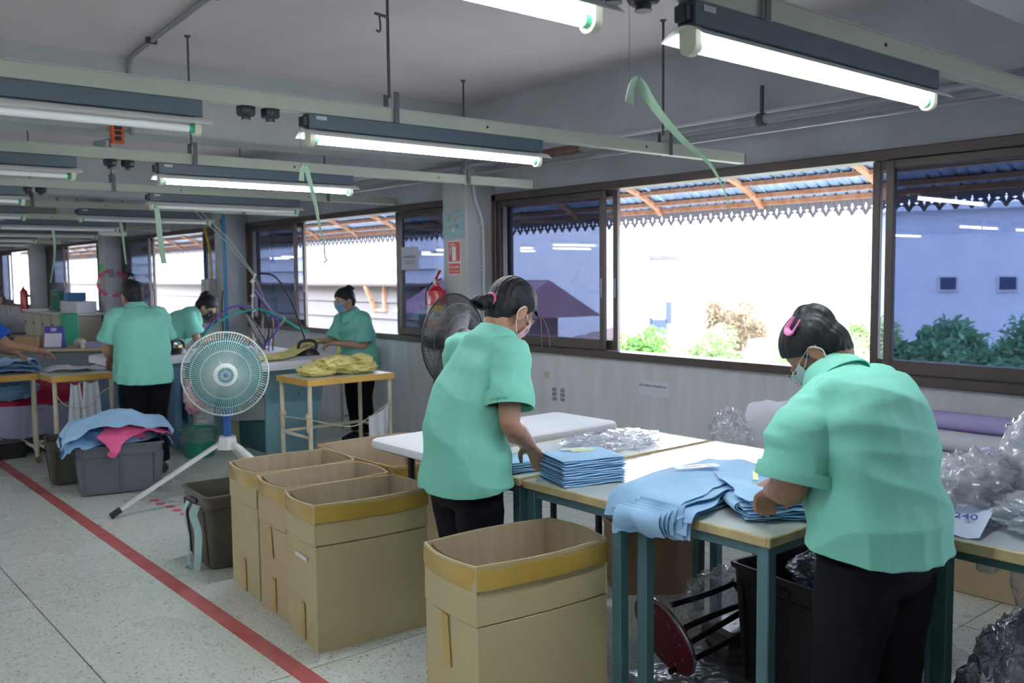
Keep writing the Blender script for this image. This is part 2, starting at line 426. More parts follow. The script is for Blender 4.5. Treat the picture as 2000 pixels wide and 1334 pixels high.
def make_socket():
    t = thing('power_socket', 'x', 'socket')
    b = B().lathe([(.034, 0), (.036, -.004), (.036, -.026), (.030, -.034), (.018, -.036), (.017, -.046), (.0, -.047)], 8); b.build('housing', black_p, t)
    B().lathe([(.020, -.046), (.020, -.0485), (.0, -.0485)], 12).build('face', M('socket_grey', (.12, .12, .13), .4), t); return t
L_on, L_off, SOCK = make_light(True), make_light(False), make_socket(); used = set()
def put(proto, loc, label, group=None):
    if proto.name not in used: used.add(proto.name); o = proto; o.location = loc; o['label'] = label
    else: o = copy_tree(proto, loc=loc, label=label)
    if group: o['group'] = group
    return o
ORD = ['nearest', 'second', 'third', 'fourth', 'fifth', 'sixth', 'seventh', 'eighth', 'ninth', 'tenth', 'eleventh', 'twelfth', 'thirteenth', 'fourteenth']
CH0, CHP = 1.36, 1.83
XS = {0: [(1.68, 1), (.19, 1)], 1: [(1.68, 1), (.07, 0)], 2: [(1.75, 1), (.14, 0)], 3: [(2.32, 0), (.3, 0)], 4: [(2.32, 0), (.7, 0)]}
for i in range(14):
    y = CH0 + CHP * i; zt, zb = 2.172, 2.115
    ch = thing('light_channel', '%s cream steel channel from the camera that carries ceiling lights' % ORD[i], 'channel', (0, y, 0), group='cream light channels')
    c = B(); c.rbox(-6.2, 4.45, -.022, .022, zb, zt, .003); c.build('rail', chan_m, ch)
    c = B(); c.box(-6.2, 4.45, -.026, .026, zt - .003, zt + .002); c.build('rail_lid', M('channel_lid', (.34, .36, .34), .5), ch)
    B().box(4.45, 4.452, -.024, .024, zb - .002, zt + .004).build('end_plate', rod_m, ch)
    for xx in (2.55, -.2, 3.6):
        B().lathe([(.006, 0), (.006, -.003), (.0, -.003)], 8, axis='y').build('screw_hole', black_p, ch, loc=(xx, -.0215, (zb + zt) / 2))
    for xh in ((2.07, 3.78) if i % 2 else (1.95, 3.85)) + (-.3,):
        if i == 1 and xh < 0: continue
        h = thing('hanger_rod', 'x', 'hanger', (xh, y, 0), group='steel hanger rods')
        h['label'] = 'thin dark steel rod with bracket, %s hanger on the %s light channel' % ('window-side' if xh > 3 else 'middle' if xh > 1 else 'aisle-side', ORD[i])
        B().bar((0, .02, zt + .05), (0, .02, ZC), .009).build('rod', rod_m, h)
        b = B(); b.bar((0, -.035, zb - .003), (0, -.035, zt + .065), .022, .004); b.bar((0, .045, zb - .003), (0, .045, zt + .065), .022, .004)
        b.bar((0, -.037, zt + .065), (0, .047, zt + .065), .022, .004, up=(0, 1, 0)); b.build('bracket', rod_m, h)
        B().lathe([(.02, ZC), (.008, ZC - .012), (.0, ZC - .013)], 10, c=(0, .02, 0)).build('ceiling_plate', rod_m, h)
    vis = XS.get(i, [(2.32 - .3 * (i % 2), 0), (.7 - .3 * (i % 2), 0)])
    for n_, (xx, on) in enumerate(vis):
        lab = '%s grey batten light on the %s-side half of the %s channel from the camera' % ('lit' if on else 'unlit', 'window' if n_ == 0 else 'aisle', ORD[i])
        put(L_on if on else L_off, (xx, y, zb), lab, 'batten lights')
    for xx in (-3.2, -4.9):
        lab = 'lit grey batten light over the far side of the hall, %s row' % ORD[i] if xx < -4 else ('lit grey batten light over the middle of the hall, %s row' if xx < -2 else 'lit grey batten light over the near side of the aisle, %s row') % ORD[i]
        put(L_on, (xx, y, zb), lab, 'batten lights')
    if i < 6:
        sx = (1.44, 1.535) if i < 2 else (1.51, 1.60)
        if i > 3: sx = (1.2, 1.29)
        for q, xx in enumerate(sx): put(SOCK, (xx, y, zb), '%s black round socket of the pair under the %s light channel' % (('left', 'right')[q], ORD[i]), 'black channel sockets')

# ================================================================ OUTSIDE
XA = 6.0; AY0, AY1 = -2.0, 27.0
def arc(t):   # underside profile of the awning, t = 0 at the wall, 1 at the eaves
    P = [(4.84, 2.42), (5.10, 2.335), (5.40, 2.215), (5.70, 2.135), (5.90, 2.075), (6.0, 2.03)]
    P = [(4.84, 2.36), (5.12, 2.315), (5.42, 2.245), (5.72, 2.155), (5.92, 2.07), (6.0, 2.0)]
    q = t * (len(P) - 1); i = min(int(q), len(P) - 2); f_ = q - i
    return P[i][0] + (P[i + 1][0] - P[i][0]) * f_, P[i][1] + (P[i + 1][1] - P[i][1]) * f_
aw = thing('awning', 'curved awning of blue-grey corrugated sheets on rusty ribs with a fretted valance, outside the windows', 'awning', (0, 0, 0))
tin = M('blue_tin', (0.36, 0.52, 0.74), 0.35, metal=0.2, var=0.25, vs=5, stretch=(1, 6, 1), col2=(0.22, 0.32, 0.47))
rust = M('rusty_steel', (0.55, 0.24, 0.12), 0.8, var=0.45, vs=18, col2=(0.70, 0.42, 0.28))
def tinf(y0, y1, n):
    def fn(u, v):
        x, z = arc(v); y = y0 + (y1 - y0) * u
        k = (y * 11.5) % 1.0; z += .016 + .012 * (1 if k < .22 else 0)
        return (x, y, z)
    return fn
yy = AY0; 
while yy < AY1 - .1:
    B().grid(96, 10, tinf(yy, min(yy + 1.03, AY1), 96), .0).build('corrugated_sheet', tin, aw, auto=25); yy += 1.0
for k in range(int(AY1 - AY0) + 1):
    y = AY0 + k * 1.0 + .12
    P = [V((arc(t / 12)[0], y, arc(t / 12)[1] - .012)) for t in range(13)]
    b = B(); b.rings([[p + V((0, sy, sz)) for sy, sz in ((-.022, -.016), (.022, -.016), (.022, .016), (-.022, .016))] for p in P]); b.build('rib', rust, aw)
for t in (0.42, .62, 0.8):
    x, z = arc(t); B().rbox(x - .018, x + .018, AY0, AY1, z - .022, z + .014, .003).build('purlin', rust, aw)
B().rbox(XA - .022, XA + .012, AY0, AY1, 1.995, 2.035, .003).build('purlin', rust, aw)
# one valance board: pointed foot, cut-out spade in the middle, half leaf at each edge
bw_ = 0.1025
def board_mesh():
    bm = bmesh.new(); h = bw_ / 2
    out = [(-h, .145), (h, .145), (h, .06), (h - .013, .052), (h - .02, .056), (h - .008, .040), (h, .037), (h, .031), (h * .55, .020), (h * .33, .0), (h * .18, -.016), (0, -.024), (-h * .18, -.016), (-h * .33, .0), (-h * .55, .020), (-h, .031), (-h, .037), (-h + .008, .040), (-h + .02, .056), (-h + .013, .052), (-h, .06)]
    hole = [(0, .086), (-.007, .078), (-.006, .070), (-.003, .066), (-.012, .058), (-.008, .046), (-.004, .034), (0, .014), (.004, .034), (.008, .046), (.012, .058), (.003, .066), (.006, .070), (.007, .078)]
    out = [(x, z if z > .1 else -.024 + (z + .024) * .8) for x, z in out]; hole = [(x, -.024 + (z + .024) * .8) for x, z in hole]
    vs = []
    for L in (out, hole):
        q = [bm.verts.new((0, x, z)) for x, z in L]; vs.append(q)
        for i in range(len(q)): bm.edges.new((q[i], q[(i + 1) % len(q)]))
    bmesh.ops.triangle_fill(bm, edges=bm.edges[:], use_beauty=True)
    r = bmesh.ops.extrude_face_region(bm, geom=bm.faces[:])
    bmesh.ops.translate(bm, vec=(.006, 0, 0), verts=[g for g in r['geom'] if isinstance(g, bmesh.types.BMVert)])
    bmesh.ops.recalc_face_normals(bm, faces=bm.faces)
    me = bpy.data.meshes.new('valance_board'); bm.to_mesh(me); bm.free(); me.materials.append(M('valance_grey', (0.30, 0.31, 0.36), 0.6, var=0.25, vs=9, stretch=(1, 8, 1))); return me
vm = board_mesh(); yy = AY0 + .05
while yy < AY1:
    o = bpy.data.objects.new('valance_board', vm); COL.objects.link(o); o.parent = aw
    o.location = (XA + .014 + rnd.uniform(0, .003), yy, 1.905); yy += bw_

# ground, the long white shed, the far blocks, roofs and trees
struct('ground', B().box(-80, 150, -60, 160, -5.2, -5.0), M('yard', (0.42, 0.42, 0.36), 0.9, var=0.3, vs=.4))
def place(px, dist):      # bearing of a sight line measured from the photograph, metres along the view axis
    d_ = _f + _r2 * ((px - 1000) / 1775.63); return V((0, 0, 1.5)) + d_ * dist
L_ = 30.0
sh = thing('shed', 'long white building with level siding boards and a ledge, behind the further windows', 'building', (10.0, 44.0, -5.0), -pi / 2)
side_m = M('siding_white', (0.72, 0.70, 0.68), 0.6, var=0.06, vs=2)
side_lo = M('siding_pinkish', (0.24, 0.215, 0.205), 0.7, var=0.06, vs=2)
B().box(0, L_, 0.02, 6, 0, 9.5).build('wall', side_m, sh)
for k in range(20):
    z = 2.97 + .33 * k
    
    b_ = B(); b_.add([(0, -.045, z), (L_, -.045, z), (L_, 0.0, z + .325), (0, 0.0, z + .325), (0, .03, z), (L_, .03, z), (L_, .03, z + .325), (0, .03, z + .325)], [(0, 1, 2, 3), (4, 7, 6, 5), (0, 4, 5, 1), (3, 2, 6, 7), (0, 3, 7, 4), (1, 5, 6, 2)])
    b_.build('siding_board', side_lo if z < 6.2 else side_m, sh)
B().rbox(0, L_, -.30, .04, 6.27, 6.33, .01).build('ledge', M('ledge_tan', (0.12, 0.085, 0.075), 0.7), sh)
for q in (.45, .93):
    b_ = B(); b_.bar((L_ * q, -.28, 6.27), (L_ * q - .05, -.02, 5.75), .07); b_.bar((L_ * q + .35, -.05, 6.27), (L_ * q + .35, -.05, 5.75), .07); b_.bar((L_ * q - .05, -.03, 5.78), (L_ * q + .4, -.03, 5.78), .06)
    b_.build('brace', rust, sh)
def block(px0, px1, d0, d1, ztop, label, col, roof=None, pitch_=0.0, wins=(), dep=9):
    a, b = place(px0, d0), place(px1, d1); wd = b - a; wd.z = 0; L_ = wd.length
    t = thing('building', label, 'building', (a.x, a.y, -5.0), math.atan2(wd.y, wd.x))
    H = ztop + 5
    B().box(0, L_, 0, dep, 0, H).build('wall', M('wall_%d' % px0, col, .8, var=.08, vs=.8), t)
    rm = M('roof_%d' % px0, roof or col, .7, var=.2, vs=1.5)
    if pitch_:
        b_ = B(); b_.add([(-.4, -.6, H), (L_ + .4, -.6, H), (L_ + .4, dep + .3, H), (-.4, dep + .3, H), (L_ / 2, -.6, H + pitch_), (L_ / 2, dep + .3, H + pitch_)], [(0, 1, 4), (2, 3, 5), (0, 4, 5, 3), (1, 2, 5, 4), (0, 3, 2, 1)]); b_.build('roof', rm, t)
    else: B().rbox(-.3, L_ + .3, -.4, 9.3, H, H + .25, .03).build('roof', rm, t)
    for (u, z, w_, h_) in wins:
        f = B(); f.rbox(L_ * u, L_ * u + w_, -.06, .03, z + 5, z + 5 + h_, .02); o = f.build('window_frame', M('far_frame', (.5, .5, .52), .5), t)
        B().box(L_ * u + .1, L_ * u + w_ - .1, -.08, -.05, z + 5.1, z + 4.9 + h_).build('pane', M('far_pane', (.03, .05, .12), .15), o)
    return t
block(1640, 2300, 40, 34, 3.9, 'big pale warehouse with small windows far behind the right-hand pane', (.56, .58, .66), wins=[(.32, .55, .8, .7), (.50, .55, .8, .7), (.68, .55, .8, .7)])
block(1110, 1312, 46, 46, 2.1, 'pale house with flat roof and dark balcony windows beyond the open window', (.66, .63, .64), roof=(.10, .085, .12), wins=[(.60, -1.9, 1.2, 1.2), (.78, -1.9, 1.0, 1.1), (.92, -1.2, .5, 1.3)])
block(1060, 1165, 30, 31, 1.5, 'dull red gabled house seen through the tinted left pane', (.28, .15, .17), roof=(.26, .12, .15), pitch_=.9)
block(975, 1090, 13.5, 14, .85, 'dark gabled roof seen through the tinted left pane, nearest the column', (.26, .15, .18), roof=(.24, .12, .15), pitch_=.55, dep=3)
def tiled(px0, px1, d0, d1, z, label, n):
    a, b = place(px0, d0), place(px1, d1); wd = b - a; wd.z = 0; L_ = wd.length
    t = thing('tiled_roof', label, 'roof', (a.x, a.y, z), math.atan2(wd.y, wd.x)); m = M('roof_tile', (.26, .14, .12), .8, var=.4, vs=3, col2=(.30, .20, .17))
    B().box(0, L_, 0, 5, -3.2, -.1).build('wall', side_m, t)
    for k in range(n):
        y = 5.2 * k / n; zz = 1.9 * (k / n) - .15
        B().grid(int(L_ * 8), 1, lambda u, v: (-.2 + (L_ + .4) * u, -.3 + y + v * 5.4 / n, zz + .05 * abs(sin(u * L_ * 9)) + v * 2.0 / n - .03), .03).build('tile_course', m, t)
tiled(1000, 1420, 14.6, 16, -1.35, 'red tiled roof low outside below the open window', 8)

leaf_m = [M('leaf_%d' % k, c, .6, trans=.35, var=.3, vs=2.5) for k, c in enumerate(((.16, .36, .20), (.22, .42, .12), (.34, .44, .22), (.40, .31, .22)))]
def tree(px, d_, ztop, r, label, k=0, squash=.8, n=5000):
    p = place(px, d_); g = random.Random(int(px * 7 + d_)); zc = ztop - r * squash
    t = thing('tree', label, 'tree', (p.x, p.y, -5.0), group='trees outside')
    B().tube([(0, 0, 0), (.1, .05, (zc + 5) * .5), (0, 0, zc + 5)], [.16, .13, .05], 8, k=3).build('trunk', M('bark', (.16, .11, .08), .9), t)
    b = B(); cl = []
    for _ in range(22):
        q = V((g.gauss(0, 1), g.gauss(0, 1), g.gauss(0, 1))).normalized() * r * .68 * g.random() ** .4
        cl.append((q.x, q.y, q.z * squash, r * g.uniform(.22, .38)))
    for i in range(n):
        cx, cy, cz, cr_ = cl[i % 22]; q = V((g.gauss(0, 1), g.gauss(0, 1), g.gauss(0, 1))).normalized() * cr_ * g.uniform(.5, 1.1)
        c = V((cx, cy, cz + zc + 5)) + q; u = V((g.gauss(0, 1), g.gauss(0, 1), g.gauss(0, .6))).normalized(); w_ = u.cross(V((g.random(), g.random(), g.random()))).normalized(); s_ = .035 * g.uniform(.7, 1.5)
        b.add([c - u * s_ * 1.7, c + w_ * s_ * .8 + V((0, 0, s_ * .3)), c + u * s_ * 1.7, c - w_ * s_ * .8], [(0, 1, 2, 3)])
    b.build('foliage', leaf_m[k], t, kind='stuff', smooth=False)
    return t
for a_ in ((1850, 15, .75, 1.15, 'dense dark green tree filling the lower left of the right-hand tinted pane', 0, .9, 16000), (2010, 17.5, 1.0, 1.7, 'larger dark green tree at the right edge behind the tinted pane', 0, .8, 16000),
           (1775, 11.5, -.9, .9, 'low light green shrubby tree behind the right window frame', 1), (1432, 27, 1.25, 1.15, 'tall reddish-topped tree alone in the middle of the open window', 3, 1.2, 7000),
           (1600, 21, .45, 1.6, 'pale tree outside just behind the head with the pink hair clip', 2, .8), (1695, 25, .55, 1.5, 'pale green tree to the right of the pink hair clip', 2, .8, 8000),
           (1500, 14.5, -.55, 1.2, 'bright green bush just left of the glasses, outside', 1, .7, 7000), (1385, 25, .2, 1.4, 'pale leafy tree below the far house', 2, .8, 7000), (1235, 18.5, .55, 1.0, 'small green tree at the left of the open window', 1),
           (1125, 12, .35, .85, 'green tree seen through the tinted left pane', 1, .8, 9000), (1300, 12.5, -.45, .7, 'low bright bush above the red tiled roof', 2, .6, 6000)):
    tree(*a_)
# ================================================================ FURNITURE AND GOODS
def rrect(cx, cy, w_, d_, r, z, n=4):
    P = []
    for sx, sy, a0 in ((1, 1, 0), (-1, 1, pi / 2), (-1, -1, pi), (1, -1, 3 * pi / 2)):
        for q in range(n + 1):
            a = a0 + pi / 2 * q / n; P.append(V((cx + sx * (w_ / 2 - r) + r * cos(a), cy + sy * (d_ / 2 - r) + r * sin(a), z)))
    return P
teal = M('teal_paint', (0.075, 0.17, 0.20), 0.45, var=0.15, vs=6)
lam = M('laminate_top', (0.66, 0.70, 0.66), 0.13, var=0.05, vs=3, spec=0.6)
edge_y = M('worn_yellow_edge', (0.55, 0.47, 0.24), 0.45, var=0.35, vs=16, col2=(0.40, 0.30, 0.16))
tape_y = M('yellow_tape', (0.72, 0.42, 0.10), 0.22, var=0.12, vs=5, coat=0.4)
cream_p = M('cream_paint', (0.66, 0.60, 0.46), 0.45, var=0.2, vs=9)
def desk(name, label, cat, x0, x1, y0, y1, z, top, edge, legm, lw=.04, th=.026, apron=.035, inset=.012, group=None, sag=False):
    cx, cy = (x0 + x1) / 2, (y0 + y1) / 2; t = thing(name, label, cat, (cx, cy, 0), 0, group); w_, d_ = (x1 - x0) / 2, (y1 - y0) / 2
    B().rbox(-w_ + .006, w_ - .006, -d_ + .006, d_ - .006, z - th, z, .002).build('tabletop', top, t)
    e = .012
    for (a, b, c, d) in ((-w_, w_, -d_, -d_ + e), (-w_, w_, d_ - e, d_), (-w_, -w_ + e, -d_ + e, d_ - e), (w_ - e, w_, -d_ + e, d_ - e)):
        B().rbox(a, b, c, d, z - th - .002, z + .0012, .003).build('edge_band', edge, t)
    i = inset + lw / 2
    for sx in (-1, 1):
        for sy in (-1, 1):
            B().rbox(sx * (w_ - i) - lw / 2, sx * (w_ - i) + lw / 2, sy * (d_ - i) - lw / 2, sy * (d_ - i) + lw / 2, 0.0, z - th, .003).build('leg', legm, t)
    if apron:
        za, zb_ = z - th - apron, z - th - .001
        for sy in (-1, 1): B().rbox(-w_ + i, w_ - i, sy * (d_ - i) - .012, sy * (d_ - i) + .012, za, zb_, .002).build('apron', legm, t)
        for sx in (-1, 1): B().rbox(sx * (w_ - i) - .012, sx * (w_ - i) + .012, -d_ + i, d_ - i, za, zb_, .002).build('apron', legm, t)
    return t
TZ = .76
desk('packing_table', 'white packing table with teal legs carrying the tall neat stack of folded blue shirts', 'table', 2.10, 3.22, 1.955, 2.435, TZ, lam, edge_y, teal, group='packing tables')
desk('packing_table', 'teal-legged packing table in front of the bowed woman, under the two loose blue piles', 'table', 2.14, 3.24, 1.43, 1.945, TZ - .004, lam, edge_y, teal, group='packing tables')
desk('packing_table', 'teal-legged packing table with a flat clear plastic bag, next to the white padded table', 'table', 2.10, 3.20, 2.45, 2.93, TZ + .002, lam, edge_y, teal, group='packing tables')
desk('packing_table', 'table at the right edge under the heap of clear plastic bags', 'table', 2.50, 3.60, -.50, 1.165, TZ, M('grey_top', (.42, .46, .50), .2), edge_y, M('dark_green_paint', (.03, .10, .09), .5), lw=.045, th=.03, apron=.03, group='packing tables')
# padded folding table
t = thing('folding_table', 'white padded folding table with a black tubular leg beside the woman in the pink mask', 'table', (2.62, 3.19, 0))
white_c = M('white_cover', (0.74, 0.76, 0.82), 0.6, var=0.05, vs=4, bump=.1, bs=12)
B().rings([rrect(0, 0, 1.12 - k[1], .44 - k[1], .03, k[0]) for k in ((.745, .02), (.75, .004), (.765, 0), (.78, .004), (.787, .02), (.789, .06))]).build('padded_top', white_c, t)
for sx, sy in ((-.375, .17), (.48, -.16), (.48, .16)):
    b = B().tube([(sx, sy, .745), (sx, sy, .0)], .017, 8); b.build('leg', black_p, t)
    B().tube([(sx, sy, .69), (sx, sy, .738)], .024, 10).build('leg_collar', M('dark_teal_plastic', (.02, .06, .07), .4), t)
B().rbox(-.53, .53, -.20, .20, .735, .747, .003).build('underframe', black_p, t)

# ---- cartons
card = M('cardboard', (0.50, 0.42, 0.24), 0.75, var=0.06, vs=3, bump=.05, bs=60)
card_in = M('cardboard_inside', (0.42, 0.33, 0.23), 0.85, var=0.10, vs=5, bump=.15, bs=30, stretch=(6, 6, .3))
card_d = M('cardboard_tan', (0.52, 0.39, 0.24), 0.75, var=0.06, vs=3)
tape_b = M('brown_tape', (0.46, 0.30, 0.06), 0.25, var=0.10, vs=5, coat=0.35)
tape_s = M('tan_tape', (0.50, 0.33, 0.09), 0.3, var=.1)
cling = film('clear_plastic', (0.93, 0.94, 0.96), gloss=0.35, rough=0.16, bump=0.7, bs=12, milky=.5)
cling_f = film('clear_plastic_fine', (0.95, 0.95, 0.97), gloss=0.7, rough=0.08, bump=1.0, bs=22, milky=.10)
def rn(p, f=1.0, s=0.0): return noise.noise(V((p[0] * f + s, p[1] * f + s * 1.7, p[2] * f - s)))
def ridge(p, f=1.0, s=0.0): return 1 - abs(rn(p, f, s)) * 2
def crumple(b, c, rx, ry, rz, amp=.25, f=6, seed=0, n=40, m=26, flat=None):
    """crumpled bag surface round c"""
    c = V(c); rs = []
    for i in range(m + 1):
        t = pi * min(max(i / m, .02), .98); rg = []
        for q in range(n):
            a = 2 * pi * q / n; d = V((sin(t) * cos(a), sin(t) * sin(a), cos(t)))
            k = 1 + amp * (ridge(d, f * .35, seed) * .6 + ridge(d, f, seed + 3) * .35 + ridge(d, f * 2.3, seed + 9) * .18 - .5)
            p = V((d.x * rx * k, d.y * ry * k, d.z * rz * k))
            if flat is not None: p.z = max(p.z, flat)
            rg.append(c + p)
        rs.append(rg)
    return b.rings(rs)
def carton(label, x, y, rz, w_, d_, h, hf, mat=card, group='tall open cartons', seed=1, bulge=.012, slit=True):
    """w_ along local x, d_ along local y, walls to hf, standing flaps to h"""
    t = thing('carton', label, 'box', (x, y, 0), rz, group); th = .006
    def wall(z0, z1, sd, open_=0.0, mt=mat, nm='side', extra=0.0):
        a, c = w_ / 2, d_ / 2; L = w_ if sd in (0, 2) else d_
        def fn(u, v):
            z = z0 + (z1 - z0) * v; k = (z / h) ** 2.2
            bl = sin(pi * u) * bulge * 2.2 * k + .002 * rn((u * 3, v * 2, sd + seed), 1.5) + extra
            s = -L / 2 + L * u; lean = open_ * v
            out = bl + lean
            if sd == 0: return (s, -c - out, z)
            if sd == 1: return (a + out, s, z)
            if sd == 2: return (-s, c + out, z)
            return (-a - out, -s, z)
        return B().grid(10, 6, fn, th).build(nm, mt, t)
    for sd in range(4):
        wall(.0, hf, sd, nm='side'); wall(hf + .004, h, sd, .0, nm='flap', extra=.0035 * (1 if sd % 2 else -1))
    B().box(-w_ / 2 + .004, w_ / 2 - .004, -d_ / 2 + .004, d_ / 2 - .004, 0.0, .008).build('bottom', card_in, t)
    # inside faces (rough brown liner)
    bi = B(); a, c = w_ / 2 - .015, d_ / 2 - .015
    for sd in range(4):
        L = 2 * a if sd in (0, 2) else 2 * c
        def fn(u, v, sd=sd, L=L):
            z = .01 + (h - .012) * v; bl = sin(pi * u) * bulge * 2.2 * (z / h) ** 2.2 - .001; s = -L / 2 + L * u
            return ((s, -c - bl, z), (a + bl, s, z), (-s, c + bl, z), (-a - bl, -s, z))[sd]
        bi.grid(10, 5, fn)
    bi.build('lining', card_in, t)
    # band of tape round the rim
    tb = B(); zb1, zb2 = h - .075, h - .012
    P = []
    def ringat(z, off):
        R_ = []
        for sd in range(4):
            a, c = w_ / 2, d_ / 2; L = w_ if sd in (0, 2) else d_
            for q in range(10):
                u = q / 10; s = -L / 2 + L * u; bl = sin(pi * u) * bulge * 2.2 * (z / h) ** 2.2 + off + .004
                R_.append(V(((s, -c - bl, z), (a + bl, s, z), (-s, c + bl, z), (-a - bl, -s, z))[sd]))
        return R_
    wob = lambda R_, s: [p + V((0, 0, .006 * rn(p, 6, s + seed))) for p in R_]
    tb.rings([wob(ringat(zb1, .0016), 1), wob(ringat((zb1 + zb2) / 2, .003), 2), wob(ringat(zb2, .0016), 3), wob(ringat(zb2, -.001), 3), wob(ringat(zb1, -.001), 1)], cap=False, closed=True)
    tb.build('tape_band', tape_b, t)
    return t
def tape_strip(t, sd, s, z0, z1, w_, d_, wd=.032, m=None, tilt=0.0, nm='tape_strip'):
    b = B(); h_ = .63 if t.name == 'carton' else .60
    def off(z, y): return w_ / 2 + sin(pi * (.5 - y / d_)) * .0264 * (z / h_) ** 2.2 + .0035
    b.grid(2, 8, lambda u, v: (-off(z0 + (z1 - z0) * v, s), s + (u - .5) * wd + tilt * v, z0 + (z1 - z0) * v), .0025)
    b.build(nm, m or tape_s, t, smooth=False)
W_, D_, H_ = .50, .335, .60
c1 = carton('nearest tall open carton with tape round its rim, standing apart by the table legs', 1.89, 2.225, R(-6), .50, .32, .63, .44, seed=2)
tape_strip(c1, 3, .01, .27, .44, .50, .32, .04); tape_strip(c1, 3, -.01, .02, .13, .50, .32, .04)
c2 = carton('front carton of the row of three, its long side facing the camera', 1.935, 3.315, R(-6), .50, .32, .60, .43, seed=5)
tape_strip(c2, 3, -.02, .02, .17, .50, .32); b = B(); 
tape_strip(c2, 3, -.03, .36, .376, .50, .32, .12, M('white_mark', (.8, .8, .78), .5), nm='white_label')
c3 = carton('middle carton of the row of three with two long strips of tape', 1.975, 3.675, R(-4), .49, .32, .60, .40, mat=card_d, seed=8)
tape_strip(c3, 3, .0, .26, .42, .49, .32); tape_strip(c3, 3, -.01, .02, .17, .49, .32)
c4 = carton('rear carton of the row of three, next to the dark brown crate', 2.01, 4.055, R(-4), .49, .36, .60, .43, seed=11)
tape_strip(c4, 3, .0, .0, .16, .49, .36, .03)
c5 = carton('wide open carton with orange-brown taped rim behind the row, by the padded table', 2.62, 4.02, R(-1), .56, .78, .585, .42, mat=card_d, seed=13)
for (c_, lab) in ((c1, ''), (c2, 'front'), (c3, 'middle'), (c4, 'rear')):
    if not lab: continue
    b = B(); x, y = c_.location.x, c_.location.y
    for q in range(2): crumple(b, (-.10 + .2 * q, .0, .42), .13, .12, .11, .3, 5, seed=q + x * 9, n=36, m=20)
    o = b.build('plastic_bag', cling, None, loc=(x, y, 0)); o.rotation_euler = c_.rotation_euler
    tag(o, 'crumpled clear plastic inside the %s carton of the row of three' % lab, 'plastic bag')

# ---- plastic crates
def crate(label, x, y, rz, w_, d_, h, mat, ribs=4, group=None, hand=True):
    t = thing('plastic_crate', label, 'crate', (x, y, 0), rz, group)
    wr = lambda z, off: rrect(0, 0, w_ - .05 * (1 - z / h) + off, d_ - .05 * (1 - z / h) + off, .03, z)
    B().rings([wr(0.01, 0), wr(h * .5, 0), wr(h, 0), wr(h, -.012), wr(h * .5, -.012), wr(.02, -.012)]).build('shell', mat, t)
    B().rings([wr(h - .012, .022), wr(h, .022), wr(h + .004, .014), wr(h + .004, -.008), wr(h - .012, -.008)], cap=False, closed=True).build('rim', mat, t)
    B().rings([wr(h - .075, .014), wr(h - .068, .014), wr(h - .068, -.004), wr(h - .075, -.004)], cap=False, closed=True).build('ledge', mat, t)
    for sd in range(4):
        L = w_ if sd in (0, 2) else d_; n_ = ribs if sd in (0, 2) else max(2, ribs - 1)
        for q in range(n_):
            s = (q / (n_ - 1) - .5) * (L - .11) if n_ > 1 else 0
            if sd in (0, 2): k = 1 if sd == 2 else -1; b = B().bar((s * .97, k * (d_ / 2 - .022), .03), (s, k * (d_ / 2 + .002), h - .07), .012, .012)
            else: k = 1 if sd == 1 else -1; b = B().bar((k * (w_ / 2 - .022), s * .97, .03), (k * (w_ / 2 + .002), s, h - .07), .012, .012)
            b.build('rib', mat, t)
    if hand:
        for k in (-1, 1): B().rbox(k * (w_ / 2 + .004) - .004, k * (w_ / 2 + .004) + .004, -.055, .055, h - .055, h - .03, .003).build('handle', black_p, t)
    return t
brown_pl = M('brown_plastic', (0.085, 0.075, 0.060), 0.42, var=.1)
grey_pl = M('grey_plastic', (0.115, 0.125, 0.150), 0.38, var=.12, vs=6)
black_pl = M('dark_plastic', (0.02, 0.02, 0.024), 0.45)
k1 = crate('dark brown plastic crate with a pale cloth strap hanging off its handle', 2.02, 4.62, R(-4), .56, .40, .385, brown_pl)
crate('large grey plastic crate heaped with blue and pink clothes', 1.99, 6.72, R(-13), .56, .46, .345, grey_pl, ribs=3)
crate('brown plastic crate half hidden behind the grey crate of clothes', 1.92, 7.20, R(-13), .56, .38, .32, brown_pl)
crate('big black plastic crate under the table beside the bowed woman', 2.985, 1.72, R(-8), .62, .42, .44, black_pl, ribs=3)
strap_m = M('pale_blue_cloth', (0.42, 0.62, 0.62), 0.8, bump=.2, bs=30)
b = B()
def ribbon(b, P, wd, th=.0016, k=8, twist=0.0, dirv=(1, 0, 0)):
    P = catmull(P, k); rs = []; n_ = len(P)
    for i, p in enumerate(P):
        tg = (P[min(i + 1, n_ - 1)] - P[max(i - 1, 0)]).normalized(); s = V(dirv); s = (Matrix.Rotation(twist * i / n_, 3, tg) @ s); s = (s - tg * s.dot(tg)).normalized(); nn = tg.cross(s)
        ww = wd[0] + (wd[1] - wd[0]) * i / n_ if isinstance(wd, tuple) else wd
        rs.append([p - s * ww / 2 - nn * th / 2, p + s * ww / 2 - nn * th / 2, p + s * ww / 2 + nn * th / 2, p - s * ww / 2 + nn * th / 2])
    return b.rings(rs)
ribbon(b, [(1.725, 4.68, .33), (1.705, 4.68, .27), (1.715, 4.66, .14), (1.70, 4.63, .012), (1.69, 4.57, .006), (1.70, 4.53, .012), (1.70, 4.50, .10), (1.715, 4.53, .2), (1.705, 4.56, .28), (1.725, 4.56, .33)], .045, dirv=(0, 1, 0), twist=.8)
tag(b.build('cloth_strap', strap_m), 'pale blue cloth strap looped through the brown crate handle and touching the floor', 'strap')

